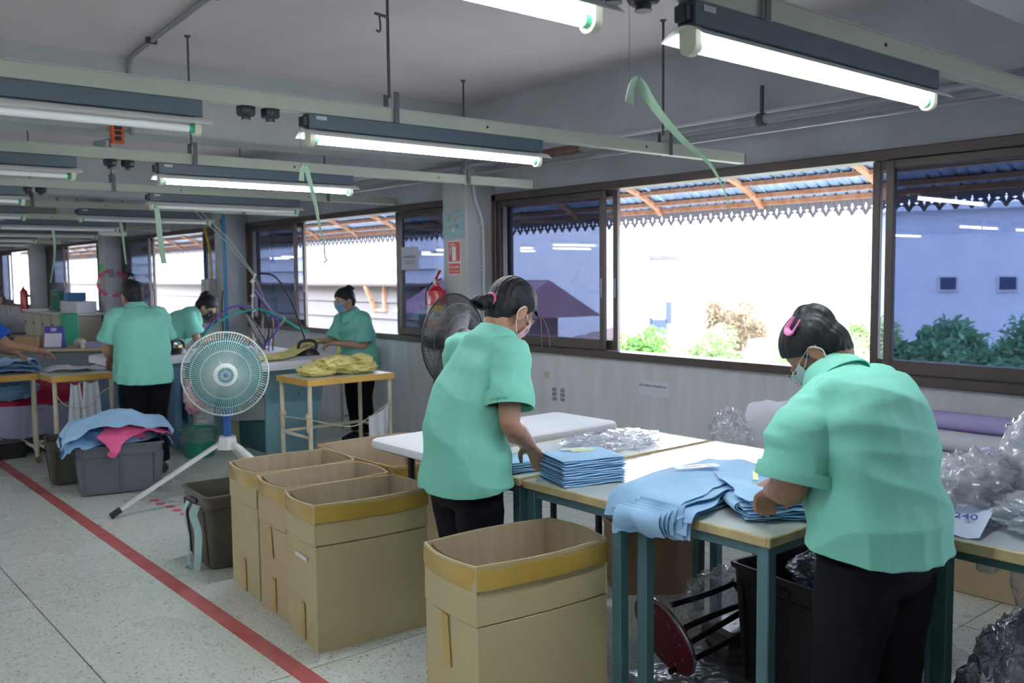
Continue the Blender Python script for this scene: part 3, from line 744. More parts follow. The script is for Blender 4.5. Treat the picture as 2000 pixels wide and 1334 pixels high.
# ---- floor tape
red_t = M('red_floor_tape', (0.36, 0.045, 0.05), 0.45, var=0.35, vs=7, col2=(0.46, 0.14, 0.14))
b = B(); b.box(1.50, 1.575, -2.5, 29, .0007, .0022); tag(b.build('floor_tape', red_t, smooth=False), 'worn red tape line running the length of the aisle floor', 'tape')
b = B()
for k in range(9): x = 2.06 + rnd.uniform(-.02, .02); y = 5.2 + .12 * k; b.lathe([(.03, .0005), (.03, .002), (0, .002)], 9, c=(x, y, 0), sy=1.3)
tag(b.build('tape_remnant', M('faded_red', (.55, .12, .18), .6)), 'row of faded red tape remnants on the floor behind the fan leg', 'tape')
b = B().tube([(3.3, 3.6, .008), (3.2, 3.4, .008), (3.45, 3.25, .008), (3.25, 3.05, .008), (3.5, 2.95, .008), (3.35, 2.8, .008)], .006, 6, k=6)
tag(b.build('floor_cable', black_p), 'thin dark cable lying loosely on the floor behind the packing tables', 'cable')

# ---- small yellow-edged tables with cream pipe legs
def pipe_table(label, x0, x1, y0, y1, z, legs=4, brace=.12, casters=True):
    cx, cy = (x0 + x1) / 2, (y0 + y1) / 2; w_, d_ = (x1 - x0) / 2, (y1 - y0) / 2
    t = thing('side_table', label, 'table', (cx, cy, 0), 0, 'small taped tables')
    B().rbox(-w_ + .002, w_ - .002, -d_ + .002, d_ - .002, z - .02, z, .003).build('tabletop', M('pale_board', (.70, .70, .62), .3, var=.08), t)
    for (a, b, c, d) in ((-w_ - .004, w_ + .004, -d_ - .004, -d_), (-w_ - .004, w_ + .004, d_, d_ + .004), (-w_ - .004, -w_, -d_, d_), (w_, w_ + .004, -d_, d_)):
        B().rbox(a, b, c, d, z - .046, z + .002, .001).build('edge_tape', tape_y, t)
    zb_ = .055 if casters else 0
    for sx in (-1, 1):
        for sy in (-1, 1):
            x, y = sx * (w_ - .025), sy * (d_ - .025)
            l = B().tube([(x, y, zb_), (x, y, z - .02)], .0165, 10).build('leg', cream_p, t)
            if casters: B().lathe([(.0, -.011), (.026, -.011), (.028, -.006), (.028, .006), (.026, .011), (0, .011)], 12, c=(x + .01, y, .028), axis='y').build('caster', M('caster_brown', (.20, .13, .07), .6), l)
        B().tube([(sx * (w_ - .025), -d_ + .025, brace), (sx * (w_ - .025), d_ - .025, brace)], .013, 8).build('stretcher', cream_p, t)
    B().tube([(-w_ + .025, d_ - .025, brace), (w_ - .025, d_ - .025, brace)], .013, 8).build('stretcher', cream_p, t)
    return t
pipe_table('small yellow-taped table under the heap of yellow shirts', 3.12, 3.86, 6.0, 6.5, .735, brace=.3)
pipe_table('small yellow-taped table with cream legs behind the crate of clothes', 1.80, 2.27, 7.66, 8.42, .735)
pipe_table('small taped table under the heap of blue clothes by the blue shirt', 1.43, 1.79, 8.05, 8.75, .73)
pipe_table('tall narrow cream-legged stand with folded yellow cloth behind the woman in the blue mask', 4.40, 4.66, 7.55, 7.85, .80, casters=False)

# ---- ironing tables
iron_t = M('light_teal_panel', (0.22, 0.42, 0.50), 0.4, var=.05); iron_b = M('blue_panel', (.13, .27, .44), .4, var=.06)
cab_w = M('cabinet_cream', (0.52, 0.56, 0.54), 0.4, var=.05); dk_green = M('dark_green_recess', (.05, .16, .17), .5)
t = thing('ironing_table', 'white padded ironing table on a light teal stand, before the blue-masked woman', 'ironing table', (0, 0, 0))
B().rings([rrect(3.45, 7.45, .86 - k[1], 1.66 - k[1], .06, k[0]) for k in ((.755, .03), (.76, .0), (.81, 0), (.822, .015), (.826, .06))]).build('padded_top', white_c, t)
b = B(); b.add([(3.27, 7.03, 0), (3.70, 7.03, 0), (3.84, 7.03, .75), (3.27, 7.03, .75), (3.27, 7.07, 0), (3.70, 7.07, 0), (3.84, 7.07, .75), (3.27, 7.07, .75)], [(0, 1, 2, 3), (4, 7, 6, 5), (0, 4, 5, 1), (3, 2, 6, 7), (0, 3, 7, 4), (1, 5, 6, 2)]); b.build('end_panel', iron_t, t, bevel=.004)
b = B(); b.add([(3.27, 8.1, 0), (3.70, 8.1, 0), (3.84, 8.1, .75), (3.27, 8.1, .75), (3.27, 8.14, 0), (3.70, 8.14, 0), (3.84, 8.14, .75), (3.27, 8.14, .75)], [(0, 1, 2, 3), (4, 7, 6, 5), (0, 4, 5, 1), (3, 2, 6, 7), (0, 3, 7, 4), (1, 5, 6, 2)]); b.build('end_panel', iron_t, t)
for (x, z) in ((3.40, .50), (3.57, .50), (3.40, .36)): B().lathe([(.008, 0), (.008, -.004), (0, -.004)], 8, c=(x, 7.03, z), axis='y').build('bolt', black_p, t)
B().rbox(3.30, 3.60, 7.07, 8.1, .50, .754, .004).build('drawer_box', cab_w, t)
b = B(); b.add([(3.30, 7.07, .30), (3.30, 8.0, .18), (3.30, 8.0, .48), (3.30, 7.07, .48), (3.58, 7.07, .30), (3.58, 8.0, .18), (3.58, 8.0, .48), (3.58, 7.07, .48)], [(0, 1, 2, 3), (4, 7, 6, 5), (0, 4, 5, 1), (3, 2, 6, 7), (0, 3, 7, 4), (1, 5, 6, 2)]); b.build('vacuum_box', cab_w, t)
B().rbox(3.32, 3.56, 7.08, 7.7, .0, .29, .004).build('lower_box', dk_green, t)
B().rbox(3.33, 3.56, 7.72, 8.05, .0, .42, .006).build('motor_box', M('beige_box', (.58, .54, .36), .5), t)
t = thing('ironing_table', 'white padded ironing table on blue panels in front of the woman seen from behind', 'ironing table', (0, 0, 0))
B().rings([rrect(2.65, 8.16, .70 - k[1], .74 - k[1], .05, k[0]) for k in ((.755, .03), (.76, .0), (.81, 0), (.822, .015), (.826, .06))]).build('padded_top', white_c, t)
for x in (2.33, 2.48, 2.82, 2.93): B().rbox(x, x + .055 if x != 2.33 else x + .10, 7.86, 8.42, .0, .755, .004).build('side_panel', iron_b, t)
B().rbox(2.36, 2.95, 7.90, 8.40, .62, .754, .004).build('suction_box', cab_w, t)
for sx in (2.98,): B().tube([(sx, 7.85, 0), (sx, 7.85, .76)], .014, 8).build('leg', cream_p, t)

# ---- irons
def iron(label, x, y, z, rz):
    t = thing('iron', label, 'iron', (x, y, z), rz, 'steam irons')
    def sole(z_, s):
        P = []
        for q in range(20):
            a = 2 * pi * q / 20; X = cos(a) * .115; Y = sin(a) * .055 * (1 - max(0, X) / .125) ** .5 if X > 0 else sin(a) * .055
            P.append(V((X * s, Y * s, z_)))
        return P
    B().rings([sole(.0, 1), sole(.012, 1), sole(.02, .93), sole(.04, .8), sole(.055, .6)]).build('body', black_p, t)
    B().tube([(-.08, 0, .05), (-.085, 0, .10), (-.05, 0, .125), (.03, 0, .12), (.06, 0, .085), (.06, 0, .045)], .014, 8, k=4).build('handle', black_p, t)
    B().rbox(-.03, .03, -.02, .02, .05, .085, .004).build('steam_valve', M('brass', (.42, .30, .14), .35, metal=.8), t)
    B().tube([(.05, .03, .04), (.02, .04, .085), (-.05, .03, .09)], .004, 6, k=3).build('steam_pipe', M('chrome', (.6, .6, .6), .2, metal=1), t)
    return t
iron('black steam iron with brass valve on the right-hand ironing table', 3.62, 6.98, .826, R(150))
iron('black steam iron at the elbow of the woman seen square from behind', 2.90, 7.95, .826, R(30))

# ---- fans
def fan(label, x, y, rz, z, r, gm, bm_, hubm, wires, stand, discm=None, nb=5):
    t = thing('standing_fan', label, 'fan', (x, y, 0), rz)
    t['group'] = 'fans' if False else ''
    del t['group']
    gb = B(); dp = r * .30
    for side in (-1, 1):
        for q in range(wires):
            a = 2 * pi * q / wires + (0 if side < 0 else .02); P = []
            for k in range(7):
                u = k / 6; rr = r * (.22 + .78 * u); P.append((rr * cos(a + .12 * u * side), side * dp * (1 - u ** 2.4), z + rr * sin(a + .12 * u * side)))
            gb.tube(P, .0017, 3)
    o = gb.build('guard_wires', gm, t, kind='stuff')
    g2 = B()
    cir = lambda rr, yy: [(rr * cos(2 * pi * q / 48), yy, z + rr * sin(2 * pi * q / 48)) for q in range(48)]
    g2.tube(cir(r, 0), .0055, 6, closed=True); g2.build('guard_rim', gm, t)
    for side in (-1, 1):
        for u in (.45, .74): B().tube(cir(r * (.22 + .78 * u), side * dp * (1 - u ** 2.4)), .0019, 5, closed=True).build('guard_ring', gm, t)
    cap = B().lathe([(0, -dp - .012), (r * .20, -dp - .012), (r * .27, -dp - .006), (r * .275, -dp + .004), (0, -dp + .004)], 32, c=(0, 0, z), axis='y').build('centre_cap', M('cap_white', (.72, .78, .78), .4) if discm else gm, t)
    if discm:
        for q in range(20):
            a = 2 * pi * q / 20; b = B().bar((r * .12 * cos(a), -dp - .0135, z + r * .12 * sin(a)), (r * .185 * cos(a), -dp - .0135, z + r * .185 * sin(a)), .008, .003, up=(0, 1, 0)); b.build('slot', M('slot_teal', (.02, .20, .26), .4), cap)
        B().lathe([(0, -dp - .016), (.010, -dp - .016), (.016, -dp - .013), (.016, -dp - .011)], 16, c=(0, 0, z), axis='y').build('badge', M('badge_blue', (.05, .2, .5), .25), cap)
        B().lathe([(.018, -dp - .0145), (.028, -dp - .0145), (.028, -dp - .011), (.018, -dp - .011)], 20, c=(0, 0, z), axis='y').build('badge_ring', M('badge_grey', (.45, .52, .6), .3, metal=.6), cap)
    for q in range(nb):
        a0 = 2 * pi * q / nb
        def fn(u, v, a0=a0):
            rr = r * (.12 + .74 * u); hw = (.42 + .62 * sin(pi * min(1, u * .85)) ) ; a = a0 + (v - .5) * hw * 1.5 + .25 * u
            return (rr * cos(a), .035 * (v - .5) * 1.2 * (1 - .3 * u), z + rr * sin(a))
        B().grid(8, 6, fn, .003).build('blade', bm_, t)
    B().lathe([(0, dp * .2), (r * .20, dp * .2), (r * .22, dp + .02), (r * .20, dp + .13), (0, dp + .15)], 20, c=(0, 0, z), axis='y').build('motor', hubm, t)
    stand(t, z, dp); return t
blue_pt = M('blue_paint', (.02, .12, .40), .35); white_pt = M('white_steel', (.72, .74, .72), .4, var=.12, vs=8)
def tripod(t, z, dp):
    B().tube([(0, dp + .05, .36), (0, dp + .05, z)], .024, 14).build('pole', blue_pt, t)
    B().tube([(0, dp + .05, z - .30), (0, dp + .05, z - .24)], .036, 14).build('collar', blue_pt, t)
    c = V((0, dp + .05, 0))
    b = B()
    hub = lambda r1, z_: [c + V((r1 * cos(2 * pi * q / 6 + .5), r1 * sin(2 * pi * q / 6 + .5), z_)) for q in range(6)]
    b.rings([hub(.075, .36), hub(.06, .44), hub(.05, .445)]); b.build('hub', white_pt, t)
    for k, a in enumerate((R(194), R(314), R(75))):
        p0 = c + V((.05 * cos(a), .05 * sin(a), .40)); p1 = c + V((.70 * cos(a), .70 * sin(a), .035)); q0 = c + V((.085 * cos(a), .085 * sin(a), .395))
        l = B().bar(p0, p1, .035, .022).build('leg', white_pt, t)
        B().bar(p1 + (p0 - p1).normalized() * .03, c + V((.735 * cos(a), .735 * sin(a), .012)), .042, .03).build('foot', black_p, l)
        for s_ in (.12, .2): B().ball(q0 + V((.0, 0, .02)) + (p1 - p0).normalized() * s_ * .4 + V((0, -.012, .004)), .006, n=8, m=5).build('bolt', black_p, l)
blade_t = M('blade_teal', (0.07, 0.30, 0.34), 0.3, alpha=.8)
fan('large pale green pedestal fan with teal blades on a white tripod with blue post', 2.36, 5.66, R(-22), .872, .27, M('guard_mint', (.62, .74, .70), .35), blade_t, blue_pt, 96, tripod, discm=True)
def round_base(t, z, dp):
    B().tube([(0, dp + .06, .03), (0, dp + .06, z)], .02, 12).build('pole', black_p, t)
    B().lathe([(0, .0), (.20, 0), (.20, .02), (.05, .045), (.03, .05), (0, .05)], 28, c=(0, dp + .06, 0)).build('base', black_p, t)
fan('black pedestal fan between the near column and the woman in the pink mask', 3.13, 4.22, R(12), 1.118, .268, black_p, M('blade_smoke', (.25, .22, .22), .4, alpha=.22), black_p, 130, round_base, nb=3)
# ================================================================ PEOPLE
POSES = dict(
 P1=dict(pos=(1.985,2.578), rz=-90, pel=(0,-.03,.80), wai=(0,-.03,.94), che=(0,.05,1.13), nek=(0,.11,1.255), hed=(.0,.195,1.362), hp=42, hy=0, hr=0,
   ra=((.155,.06,1.21),(.215,.0,.99),(.165,.135,.890)), la=((-.155,.07,1.205),(-.21,.14,.98),(-.10,.30,.85)),
   legs=((.05,.0,.44),(.03,-.04,.07),(-.11,.03,.44),(-.13,.0,.07))),
 P2=dict(pos=(2.272,1.185), rz=-4, pel=(0,.0,.79), wai=(-.0,.02,.95), che=(.0,.05,1.11), nek=(.01,.14,1.20), hed=(0,.205,1.275), hp=56, hy=26, hr=0,
   ra=((.18,.13,1.15),(.25,.24,.93),(.10,.42,.85)), la=((-.18,.11,1.085),(-.215,.12,.935),(-.10,.27,.88)),
   legs=((.10,.02,.42),(.11,-.04,.07),(-.10,.03,.42),(-.11,-.02,.07))),
 P3=dict(pos=(4.23,7.13), rz=95, pel=(0,.0,.74), wai=(0,.0,.88), che=(0,.05,1.04), nek=(0,.09,1.16), hed=(0,.155,1.275), hp=18, hy=-5, hr=0,
   ra=((.14,.07,1.11),(.17,.16,.91),(.08,.40,.93)), la=((-.15,.07,1.11),(-.18,.08,.885),(-.06,.31,.91)),
   legs=((.08,.02,.40),(.08,-.02,.07),(-.08,.02,.40),(-.08,-.02,.07))),
 P4=dict(pos=(2.30,7.04), rz=0, pel=(0,.0,.80), wai=(0,.02,.95), che=(0,.07,1.13), nek=(0,.13,1.25), hed=(-.01,.19,1.355), hp=25, hy=8, hr=0,
   ra=((.155,.10,1.20),(.215,.14,.96),(.18,.36,.88)), la=((-.155,.10,1.20),(-.21,.15,.96),(-.14,.36,.87)),
   legs=((.085,.02,.44),(.10,-.02,.07),(-.085,.02,.44),(-.10,-.02,.07))),
 P5=dict(pos=(3.10,8.72), rz=-108, pel=(0,-.04,.78), wai=(0,.0,.92), che=(0,.12,1.06), nek=(0,.24,1.14), hed=(0,.345,1.205), hp=45, hy=-20, hr=0,
   ra=((.15,.18,1.11),(.20,.24,.90),(.12,.44,.88)), la=((-.15,.18,1.11),(-.20,.26,.90),(-.10,.46,.90)),
   legs=((.085,.0,.42),(.09,-.04,.07),(-.085,.02,.42),(-.09,-.02,.07))),
 P6=dict(pos=(1.26,7.98), rz=-82, pel=(0,-.03,.80), wai=(0,-.01,.95), che=(0,.07,1.13), nek=(0,.13,1.25), hed=(0,.21,1.355), hp=35, hy=0, hr=0,
   ra=((.155,.10,1.20),(.235,.24,1.0),(.24,.49,.93)), la=((-.155,.10,1.20),(-.20,.20,.97),(-.12,.42,.90)),
   legs=((.085,.02,.44),(.09,-.02,.07),(-.085,.02,.44),(-.09,-.02,.07))),
)

skin_m = {'a': M('skin_tan', (0.36, 0.19, 0.125), 0.5, var=.05, vs=12), 'b': M('skin_brown', (0.30, 0.155, 0.10), 0.5, var=.05, vs=12), 'c': M('skin_light', (0.45, 0.27, 0.19), 0.5, var=.05, vs=12)}
hair_m = M('black_hair', (0.012, 0.012, 0.018), 0.55, spec=.3, var=.3, vs=30, bump=.5, bs=55, stretch=(1, 1, .25))
shirt_m = M('mint_cloth', (0.27, 0.74, 0.61), 0.75, var=.04, vs=3, bump=.05, bs=90, trans=.22)
shirt_b = M('royal_blue_cloth', (0.0, 0.075, 0.42), 0.7, trans=.1)
pants_m = M('black_trousers', (0.005, 0.0055, 0.009), 0.8, spec=.15, bump=.1, bs=40)
shoe_m = M('dark_shoes', (.02, .02, .025), .5)
mask_m = {'pink': M('mask_pink', (.80, .52, .62), .7, trans=.2), 'white': M('mask_white', (.62, .78, .82), .7, trans=.2), 'blue': M('mask_blue', (.20, .48, .70), .7, trans=.2), 'black': M('mask_black', (.02, .025, .05), .7)}
string_m = M('mask_string', (.8, .8, .8), .6)

def torso_rings(b, P, n=28, e=2.5, twist=0.0):
    """P: list of (centre, half width, half depth, shift of the front) from below upwards"""
    C = [V(p[0]) for p in P]; rs = []
    for i, (c, hw, hd, *_) in enumerate(P):
        t = (C[min(i + 1, len(C) - 1)] - C[max(i - 1, 0)]).normalized(); x = V((1, 0, 0)); x = (x - t * x.dot(t)).normalized(); y = t.cross(x)
        rg = []
        for q in range(n):
            a = 2 * pi * q / n; ca, sa = cos(a), sin(a)
            rg.append(V(c) + x * hw * abs(ca) ** (2 / e) * (1 if ca > 0 else -1) + y * hd * abs(sa) ** (2 / e) * (1 if sa > 0 else -1))
        rs.append(rg)
    return b.rings(rs)
def spline3(keys, k): # keys: list of (V, hw, hd) -> interpolated
    pts = catmull([q[0] for q in keys], k); a = lerp_list([q[1] for q in keys], k); c = lerp_list([q[2] for q in keys], k)
    return [(pts[i], a[i], c[i]) for i in range(len(pts))]
def hand(b, w, d, nrm, side, s=1.0, curl=.5):
    """palm and five fingers; w wrist, d direction, nrm palm normal, side +1 right hand"""
    w = V(w); d = V(d).normalized(); nrm = V(nrm); nrm = (nrm - d * nrm.dot(d)).normalized(); x = d.cross(nrm) * side   # towards the thumb
    L = .078 * s
    rs = []
    for t, hw, hd in ((-.012, .021, .016), (.01, .025, .015), (.035, .033, .0145), (.06, .037, .013), (.078, .035, .011)):
        c = w + d * t * s; rs.append([c + x * hw * s * cos(2 * pi * q / 16) + nrm * hd * s * sin(2 * pi * q / 16) for q in range(16)])
    b.rings(rs)
    for k, (off, ln) in enumerate(((.026, .066), (.009, .074), (-.009, .069), (-.026, .054))):
        p = w + d * (L * .82) + x * off * s; a = curl * .5; P = [p]; dirv = d
        for j, f_ in enumerate((.45, .32, .25)):
            ang = a + j * curl * .75; v = d * cos(ang) + nrm * sin(ang) + x * off * 1.2; P.append(P[-1] + v.normalized() * ln * s * f_)
        b.tube([w + d * L * .4 + x * off * .8 * s] + P, [.0085 * s, .0092 * s, .0086 * s, .0078 * s, .0065 * s], 8, k=2)
    p0 = w + d * .018 * s + x * .018 * s
    P = [p0, p0 + (d * .5 + x * .75 + nrm * .25).normalized() * .034 * s]; P.append(P[-1] + (d * .85 + x * .35 + nrm * .35).normalized() * .030 * s); P.append(P[-1] + (d * .95 + x * .0 + nrm * .45).normalized() * .024 * s)
    b.tube(P, [.0125 * s, .0115 * s, .010 * s, .0075 * s], 8, k=2)
def person(key, label, skin, shirt=None, girth=1.0, depth=1.0, hairstyle='bun', mask='blue', vox=.006, glasses=False, cuff=True, sleeve=.72, handd=None, curl=.5, arm_g=1.0, hem=.72, hd_s=1.0, ears=True):
    q = POSES[key]; t = thing('person', label, 'person', (*q['pos'], 0), R(q['rz'])); g = girth; gd = depth
    pel, wai, che, nek, hed = (V(q[k]) for k in ('pel', 'wai', 'che', 'nek', 'hed'))
    HM = Matrix.Translation(hed) @ Matrix.Rotation(R(q['hy']), 4, 'Z') @ Matrix.Rotation(-R(q['hp']), 4, 'X') @ Matrix.Rotation(R(q['hr']), 4, 'Y') @ Matrix.Diagonal((hd_s, hd_s, hd_s, 1))
    H = lambda x, y, z: HM @ V((x, y, z))
    up = (nek - che).normalized()
    # ---- body: one continuous surface
    b = B()
    keys = [(pel + V((0, 0, -.10)), .13 * g, .095 * gd), (pel, .145 * g, .105 * gd), (wai, .115 * g, .088 * gd), ((wai + che) / 2, .13 * g, .098 * gd), (che, .145 * g, .10 * gd), (che.lerp(nek, .6), .12 * g, .08 * gd), (nek, .062 * g, .055), (nek + up * .03, .05, .05)]
    torso_rings(b, spline3(keys, 3))
    b.tube([nek - up * .04, nek + up * .02, H(0, -.03, -.06), H(0, -.01, .0)], [.058, .052, .050, .05], 14, k=3)
    b.mx = HM
    b.ball((0, -.012, .022), .0735, .092, .083, 22, 16); b.ball((0, .022, -.028), .058, .066, .082, 20, 14); b.ball((0, .034, -.080), .040, .042, .030, 16, 10)
    b.tube([(0, .084, .012), (0, .094, -.012), (0, .103, -.030), (0, .094, -.040)], [.007, .009, .012, .008], 10, k=3)
    b.ball((0, .088, -.062), .022, .010, .008, 12, 8)
    for s in (-1, 1):
        b.ball((s * .028, .082, .004), .015, .010, .009, 10, 8); b.ball((s * .030, .083, .020), .020, .008, .005, 10, 6); b.ball((s * .034, .066, -.030), .020, .02, .022, 12, 8)
        e = [(s * (.071 + .010 * sin(a) * .3), -.004 - .018 * cos(a) * .9, -.018 + .030 * sin(a)) for a in [2 * pi * k / 14 for k in range(14)]]
        b.tube([(x + s * .007, y - .004, z) for x, y, z in e], .0048, 7, closed=True); b.ball((s * .072, -.004, -.018), .0055, .015, .026, 12, 8)
    b.mx = None
    hv = handd or {}
    for s, A in ((1, q['ra']), (-1, q['la'])):
        sh, el, wr = (V(p) for p in A); m1 = sh.lerp(el, .5); m2 = el.lerp(wr, .35); k = arm_g
        b.tube([che.lerp(nek, .45) + V((s * .06 * g, 0, 0)), sh, m1, el, m2, wr], [.055 * k, .052 * k, .043 * k, .037 * k, .037 * k, .023 * k ** .5], 14, k=4)
        d = (wr - el).normalized(); dv, nv = hv.get(s, (d + V((0, 0, -.25)), V((0, 0, -1)))); hand(b, wr, V(dv), V(nv), s, 1.0, curl)
    for s, A in ((1, q['legs'][:2]), (-1, q['legs'][2:])):
        kn, an = (V(p) for p in A); hp = pel + V((s * .085 * g, 0, -.05))
        b.tube([hp, hp.lerp(kn, .5), kn, kn.lerp(an, .4), an], [.085 * g, .07 * g, .052 * g, .050 * g, .032], 14, k=4); b.tube([an, an + V((0, .05, -.035)), an + V((0, .15, -.045))], [.032, .032, .022], 10, k=3)
    o = b.build('body', skin_m[skin], t); fuse(o, max(vox, .0058), 2)
    # ---- trousers
    b = B(); torso_rings(b, spline3([(pel + V((0, 0, -.13)), .10 * g, .09 * gd), (pel + V((0, 0, -.06)), .158 * g, .122 * gd), (pel + V((0, 0, .03)), .16 * g, .122 * gd), (pel.lerp(wai, .8), .135 * g, .105 * gd)], 3))
    for s, A in ((1, q['legs'][:2]), (-1, q['legs'][2:])):
        kn, an = (V(p) for p in A); hp = pel + V((s * .080 * g, 0, -.04)); b.tube([hp, hp.lerp(kn, .45), kn, kn.lerp(an, .5), an + V((0, 0, .02))], [.098 * g, .092 * g, .074 * g, .068, .062], 18, k=4)
    o = b.build('trousers', pants_m, t); fuse(o, vox * 1.3, 3)
    nrm_ = [v.normal.copy() for v in o.data.vertices]
    for v, nn in zip(o.data.vertices, nrm_): v.co += nn * .005 * (ridge(v.co, 9, 3) - .4)
    for s, A in ((1, q['legs'][:2]), (-1, q['legs'][2:])):
        an = V(A[1]); B().tube([an + V((0, -.035, -.03)), an + V((0, .01, -.028)), an + V((0, .08, -.036)), an + V((0, .165, -.048))], [.036, .040, .038, .022], 14, k=3).build('shoe', shoe_m, t)
    # ---- shirt: shell open at hem, cuffs and neck
    b = B(); hz = hem; c0 = V((pel.x, pel.y - .005, hz - .03))
    keys = [(c0, .192 * g, .148 * gd), (pel + V((0, 0, .02)), .182 * g, .140 * gd), (wai, .170 * g, .130 * gd), ((wai + che) / 2 + V((0, .0, 0)), .172 * g, .130 * gd), (che, .172 * g, .125 * gd), (che.lerp(nek, .5), .155 * g, .103 * gd), (che.lerp(nek, .82), .108 * g, .092), (nek + up * .008, .074, .074), (nek + up * .03, .062, .062)]
    torso_rings(b, spline3(keys, 4), 32, 2.3)
    cuts = []
    for s, A in ((1, q['ra']), (-1, q['la'])):
        sh, el, wr = (V(p) for p in A); d = (el - sh).normalized(); L_ = (el - sh).length; c1 = sh + d * L_ * sleeve; k = arm_g
        b.tube([che.lerp(nek, .5) + V((s * .05 * g, 0, 0)), sh + V((0, 0, .004)), sh + d * L_ * .35, c1], [.06 * k, .067 * k, .071 * k, .077 * k], 20, k=4)
        cuts.append((c1, d, .13))
    sm = shirt or shirt_m
    o = b.build('shirt', sm, t); fuse(o, vox, 4)
    me = o.data; n_ = len(me.vertices); co = [v.co.copy() for v in me.vertices]; no = [v.normal.copy() for v in me.vertices]
    sp_ = [V(k_[0]) for k_ in keys]
    sd = sum(ord(c) for c in key)
    shl = [V(q['ra'][0]), V(q['la'][0])]; 
    for v, c, nn in zip(me.vertices, co, no):
        low = max(0, min(1, (wai.z + .05 - c.z) / .3)); f_ = 0
        f_ += .011 * (.35 + low) * ridge(V((c.x * 11, c.y * 11, c.z * 2.6)), 1.0, sd)
        for sx in shl:      # pulls running from the armpit across back and front
            dd = (c - sx); ang = math.atan2(dd.z, abs(dd.x) + abs(dd.y)); r_ = dd.length
            f_ += .0045 * max(0, 1 - abs(r_ - .17) / .17) * sin(ang * 8 + sd + r_ * 9 + 2.5 * rn(c, 6, sd))
        f_ += .019 * ridge(V((c.x * 3.2 + c.z * 4.5, c.y * 3.2 - c.z * 2, c.z * 6.5)), 1.0, sd + 5) * (.35 + .65 * (1 - abs(c.z - wai.z) / .35)) if abs(c.z - wai.z) < .35 else 0
        v.co = c + nn * (f_ - .004)
    bm = bmesh.new(); bm.from_mesh(me)
    bmesh.ops.bisect_plane(bm, geom=[x for x in list(bm.verts) + list(bm.edges) + list(bm.faces)], plane_co=V((0, 0, hz)), plane_no=V((0, .12, -1)).normalized(), clear_outer=False, clear_inner=False)
    pn = V((0, .12, -1)).normalized()
    kill = [f for f in bm.faces if (f.calc_center_median() - V((0, 0, hz))).dot(pn) > 0 and (V((f.calc_center_median().x, f.calc_center_median().y, 0)) - V((pel.x, pel.y, 0))).length < .32]
    bmesh.ops.delete(bm, geom=kill, context='FACES')
    for c1, d, rr in cuts:
        kill = []
        for f in bm.faces:
            m_ = f.calc_center_median() - c1; ax = m_.dot(d)
            if -.02 < ax < .04 and (m_ - d * ax).length < .085 * arm_g and f.normal.dot(d) > .45: kill.append(f)
        bmesh.ops.delete(bm, geom=kill, context='FACES')
    for f in bm.faces: f.smooth = True
    bm.to_mesh(me); bm.free()
    so = o.modifiers.new('t', 'SOLIDIFY'); so.thickness = .0025; so.offset = -1; settle(o, None)
    # folded cuffs
    if True:
        fl_ = 1.0 if cuff else .35; wd_ = .042 if cuff else .022
        for s, A in ((1, q['ra']), (-1, q['la'])):
            sh, el, wr = (V(p) for p in A); d = (el - sh).normalized(); c1 = sh + d * ((el - sh).length * sleeve); u = d.orthogonal().normalized(); w_ = d.cross(u); k = arm_g
            def cf(a_, v_, k=k, c1=c1, d=d, u=u, w_=w_): 
                a = 2 * pi * a_; r_ = (.0775 + .004 * sin(3 * a + s) ) * k + .002; return c1 + d * (-wd_ + (wd_ + .012) * v_) + (u * cos(a) + w_ * sin(a)) * (r_ + (.004 * sin(pi * v_) + .003 * v_) * fl_)
            B().grid(28, 5, cf, -.004).build('cuff', sm, t)
    # collar: stand and folded leaf
    xr = V((1, 0, 0)); xr = (xr - up * xr.dot(up)).normalized(); yf = up.cross(xr)
    def col(a_, v_):
        a = -pi / 2 + (a_ - .5) * 2 * pi * .93      # open at the front
        prof = ((.058, .0), (.057, .022), (.060, .036), (.069, .035), (.082, .012), (.094, -.016))
        i_ = min(int(v_ * 5), 4); f_ = v_ * 5 - i_; r_ = prof[i_][0] + (prof[i_ + 1][0] - prof[i_][0]) * f_; h_ = prof[i_][1] + (prof[i_ + 1][1] - prof[i_][1]) * f_
        fr = max(0, sin(a)); 
        return nek + up * (h_ + .008 - .030 * fr - .01 * fr * v_) + xr * cos(a) * (r_ + .004) * 1.08 + yf * (sin(a) * (r_ + .004) * 1.0 + .01 + .018 * fr)
    B().grid(36, 10, col, .003).build('collar', sm, t)
    # ---- hair
    b = B(); b.mx = HM
    b.ball((0, -.017, .030), .083, .103, .092, 26, 18); b.ball((0, -.050, -.015), .070, .062, .070, 20, 14); b.ball((0, -.052, -.050), .052, .042, .045, 16, 12)
    if hairstyle == 'bun': b.ball((0, -.085, .085), .042, .038, .040, 16, 12); b.ball((.012, -.105, .062), .030, .026, .03, 14, 10)
    if hairstyle == 'topbun': b.ball((0, -.055, .135), .036, .036, .034, 16, 12); b.ball((.0, -.030, .122), .034, .04, .03, 14, 10)
    if hairstyle == 'claw': b.ball((0, -.098, .050), .040, .034, .052, 18, 12); b.ball((0, -.070, .092), .034, .038, .030, 14, 10)
    if hairstyle == 'tail':
        b.tube([(0, -.075, -.015), (0, -.105, -.04), (0, -.125, -.055)], [.032, .022, .026], 12, k=3); b.ball((0, -.135, -.080), .036, .032, .038, 14, 10); b.ball((0, -.125, -.108), .028, .026, .034, 12, 8); b.ball((0, -.112, -.13), .016, .016, .022, 10, 8)
    o = b.build('hair', hair_m, t); 
    m = o.modifiers.new('r', 'REMESH'); m.mode = 'VOXEL'; m.voxel_size = .0045; s_ = o.modifiers.new('s', 'SMOOTH'); s_.iterations = 5; settle(o, None)
    me = o.data; inv = HM.inverted()
    nrm_ = [v.normal.copy() for v in me.vertices]
